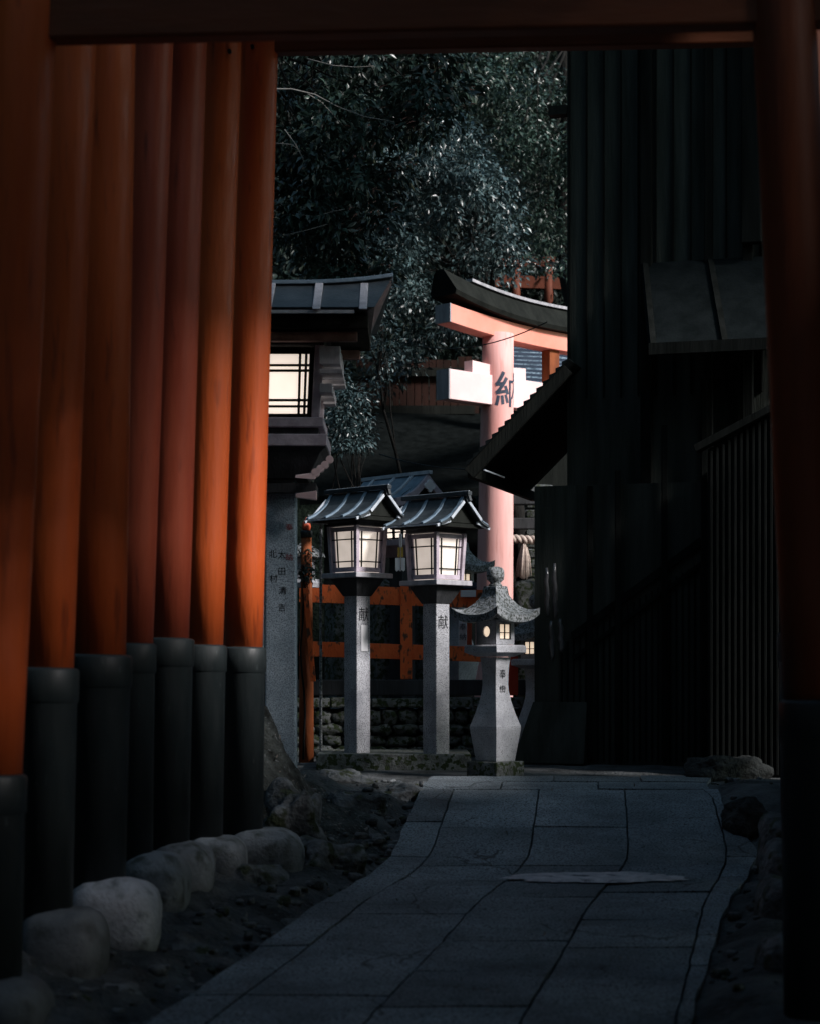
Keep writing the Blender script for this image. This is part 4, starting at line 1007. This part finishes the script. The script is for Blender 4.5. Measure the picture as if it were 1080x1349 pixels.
def region(n, boxes, holes=0.0, seed=0):
    """clump centres: boxes of (px0,px1,py0,py1,Y0,Y1,weight) thinned by noise"""
    out=[]; rr=random.Random(seed); W=[b[6] for b in boxes]
    while len(out)<n:
        b=rr.choices(boxes,W)[0]; px=rr.uniform(b[0],b[1]); py=rr.uniform(b[2],b[3]); Y=rr.uniform(b[4],b[5])
        cxp=(b[0]+b[1])/2; cyp=(b[2]+b[3])/2
        q=((px-cxp)/((b[1]-b[0])/2))**2+((py-cyp)/((b[3]-b[2])/2))**2
        if q>1+.35*nz(px*.02,py*.02,seed): continue
        if nz(px*.018,py*.018,Y*.8+seed)<holes: continue
        out.append(tuple(P(px,py,Y)))
    return out
def tree(name,label,base,top,tr,cl_,per,spread,size,mat,seed,nb=14,group='trees on the slope behind the shrine',bm='bark',flat=.6,branchr=.03):
    root=thing(name,label,'tree',base,group)
    mb=MB(); tp=branchy(mb,Vector(base),Vector(top),tr,tr*.45,seed,10,.05)
    rr=random.Random(seed)
    for k in range(nb):
        c=Vector(rr.choice(cl_)); st_=tp[rr.randint(6,10)]; pts=branchy(mb,st_,c,branchr,.006,seed+k,8,.10)
        for j in range(2):
            c2=Vector(rr.choice(cl_)); 
            if (c2-pts[4]).length<2.0: branchy(mb,pts[4],c2,branchr*.4,.003,seed+k*3+j,6,.1)
    mb.build('trunk',bm,root); leaves_mesh('crown',cl_,per,spread,size,mat,root,flat=flat); return root
c1=region(230,[(330,600,-120,250,20,22.5,3),(340,520,150,400,20,22,2),(420,640,20,190,20,23,1.3)],-.03,1)
tree('broadleaf_tree','glossy broad leaved tree with pale bare twigs filling the upper left gap',(-2.6,21.5,gz(21.5)),(-2.0,21.5,9),.16,c1,80,.30,.115,'leaf',11,nb=20,branchr=.02)
c2=region(300,[(430,690,190,440,24.2,27,3),(480,640,150,330,24,26.5,1.5),(470,560,330,520,24,26,.7)],-.02,2)
tree('evergreen_tree','bluish small leaved evergreen drooping just left of the black torii roof',(1.75,27.5,gz(27.5)),(.9,27,8),.17,c2,110,.30,.085,'leaf_b',12,nb=12)
c3=region(200,[(560,800,60,250,28.5,31,3),(650,800,180,360,29,32,1.5)],.0,3)
tree('evergreen_tree','sparse leaved evergreen hanging at the upper right beside the tall black house',(2.6,31,gz(31)),(2.4,31,13),.2,c3,90,.36,.095,'leaf',13,nb=12)
c4=region(260,[(300,620,-100,300,31,34,2),(500,860,-60,420,33,36,2),(330,560,250,500,29,31,1)],-.12,4)
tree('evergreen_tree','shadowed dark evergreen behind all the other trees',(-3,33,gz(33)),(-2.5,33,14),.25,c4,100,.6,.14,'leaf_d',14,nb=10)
c5=region(60,[(424,470,480,600,17.9,18.9,2),(440,492,520,606,17.8,18.6,2),(440,470,430,500,18,18.6,.4)],-.4,5)
tree('small_shrub_tree','small leafy shrub tree showing between the big lantern and lantern roofs',(-.55,18.6,gz(18.6)),(-.6,18.4,3.2),.035,c5,55,.13,.055,'leaf_b',15,nb=6,group=None,branchr=.007)
c6=region(14,[(392,412,715,770,18.0,18.3,1)],-.6,6)
tree('leafy_plant','small dark leafy plant growing against the granite post left of the orange post',(P(400,0,18.1).x,18.1,gz(18.1)),P(400,745,18.1),.012,c6,26,.07,.05,'leaf',16,nb=5,group=None,branchr=.004)
c7=region(18,[(480,520,395,515,22.5,23.5,1)],-.4,8)
tree('hanging_branch','lone pale leaved spray hanging beside the big lantern roof',(P(520,0,23).x,23,gz(23)),P(505,400,23),.03,c7,30,.13,.07,'leaf_b',17,nb=6,group=None,branchr=.01)
# far undergrowth and slope foliage as one mass
cu=[]; rr=random.Random(77)
for k in range(1500):
    Y=rr.uniform(30,44); x=rr.uniform(-.26,.22)*Y; cu.append((x,Y,gz(Y)+rr.uniform(.1,1.4)))
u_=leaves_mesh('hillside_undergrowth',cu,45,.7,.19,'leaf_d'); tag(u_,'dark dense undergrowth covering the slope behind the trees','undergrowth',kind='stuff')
# bare pale twigs in the upper left
tw=thing('bare_branch','pale bare branch curving across the upper left of the foliage','branch',P(357,118,20.4))
mb=MB()
def tw_(pts,r): mb.tube([P(x,y,20.0+d_) for x,y,d_ in pts],[lerp(r,.003,k/(len(pts)-1)) for k in range(len(pts))],6)
tw_([(330,120,0),(357,117,0),(385,117,-.1),(415,124,-.1),(445,140,-.1),(480,153,-.2),(520,160,-.2)],.012)
tw_([(400,120,-.1),(425,135,0),(440,152,0),(455,168,.1)],.008)
tw_([(405,77,0),(440,86,0),(470,88,-.1),(497,86,-.1)],.008)
tw_([(392,282,0),(415,285,0),(440,278,-.1),(455,275,-.1)],.007)
tw_([(375,310,0),(400,304,0),(432,295,-.1)],.007)
tw_([(375,170,0),(390,190,0),(400,210,0),(398,225,0)],.006)
tw_([(360,188,0),(385,190,0),(405,205,0)],.006)
mb.build('twigs','twig',tw)
# loose gravel and small stones in the gutter
mb=MB(); rr=random.Random(5)
for k in range(300):
    Y=rr.uniform(8.4,15.8); d=abs(rr.gauss(.05,.22)); x=ledge(Y)-.02-d if rr.random()<.8 else redge(Y)+.03+d
    r_=rr.choice([.010,.014,.018,.026,.04]); zt=terrain(x,Y)
    rock(mb,(x,Y,zt+r_*.3),r_*rr.uniform(.8,1.5),r_,r_*.7,rr.uniform(0,99),.4,7,5)
tag(mb.build('gravel','rock'),'small loose stones lying in the gutter and along the path edges','gravel',kind='stuff')
# leaf litter
lt_=[]; rr=random.Random(21)
for k in range(260):
    Y=rr.uniform(8.5,15.2); side=rr.random()
    x=ledge(Y)-abs(rr.gauss(.0,.13))-.02 if side<.75 else rr.uniform(ledge(Y),redge(Y))
    if side>=.75 and rr.random()<.6: continue
    zt=max(terrain(x,Y), gz(Y)+.012 if x>ledge(Y) else -9); lt_.append((x,Y,zt+.012))
for k in range(120):
    Y=rr.uniform(12.6,14.6); x=ledge(Y)-rr.uniform(.02,.6); lt_.append((x,Y,terrain(x,Y)+.012))
for k in range(160):
    Y=rr.uniform(13.0,14.5); x=rr.uniform(-1.3,-.45); lt_.append((x,Y,terrain(x,Y)+.012))
l=leaves_mesh('leaf_litter',lt_,1,.005,.035,'litter',droop=0); tag(l,'pale dry leaves scattered in the gutter and along the path','leaf litter',kind='stuff')

# ------------------------------------------------------------ camera, light, world
cam=bpy.data.cameras.new('camera'); co=bpy.data.objects.new('camera',cam); col.objects.link(co); sc.camera=co
co.location=(0,0,E); co.rotation_euler=(math.pi/2,0,0)
cam.sensor_fit='HORIZONTAL'; cam.sensor_width=36; cam.lens=36*F/1080; cam.shift_y=(HY-674.5)/1080; cam.clip_end=500; cam.clip_start=.05
cam.dof.use_dof=True; cam.dof.focus_distance=17.6; cam.dof.aperture_fstop=3.2
SD=Vector((.85,-.50,.70)).normalized()
w=bpy.data.worlds.new('World'); sc.world=w; w.use_nodes=True; N=w.node_tree.nodes; L=w.node_tree.links
bg=N['Background']; sk=N.new('ShaderNodeTexSky'); sk.sky_type='NISHITA'; sk.sun_disc=False
el=math.asin(SD.z); sk.sun_elevation=el; sk.sun_rotation=math.atan2(SD.x,SD.y)
tn=N.new('ShaderNodeMix'); tn.data_type='RGBA'; tn.blend_type='MULTIPLY'; tn.inputs[0].default_value=1; tn.inputs[7].default_value=(.98,1.10,.93,1); L.new(sk.outputs[0],tn.inputs[6]); L.new(tn.outputs[2],bg.inputs[0]); bg.inputs[1].default_value=.155
sn=bpy.data.lights.new('sun','SUN'); sn.energy=5.0; sn.angle=math.radians(11); sn.color=(1,.94,.93)
so=bpy.data.objects.new('sun',sn); col.objects.link(so); so.rotation_euler=(-SD).to_track_quat('-Z','Y').to_euler()
sc.view_settings.view_transform='Standard'; sc.view_settings.look='None'; sc.view_settings.exposure=0; sc.view_settings.gamma=1
sc.render.engine='CYCLES'; sc.cycles.max_bounces=5; sc.cycles.diffuse_bounces=3; sc.cycles.glossy_bounces=2; sc.cycles.use_denoising=True; sc.cycles.sample_clamp_indirect=4
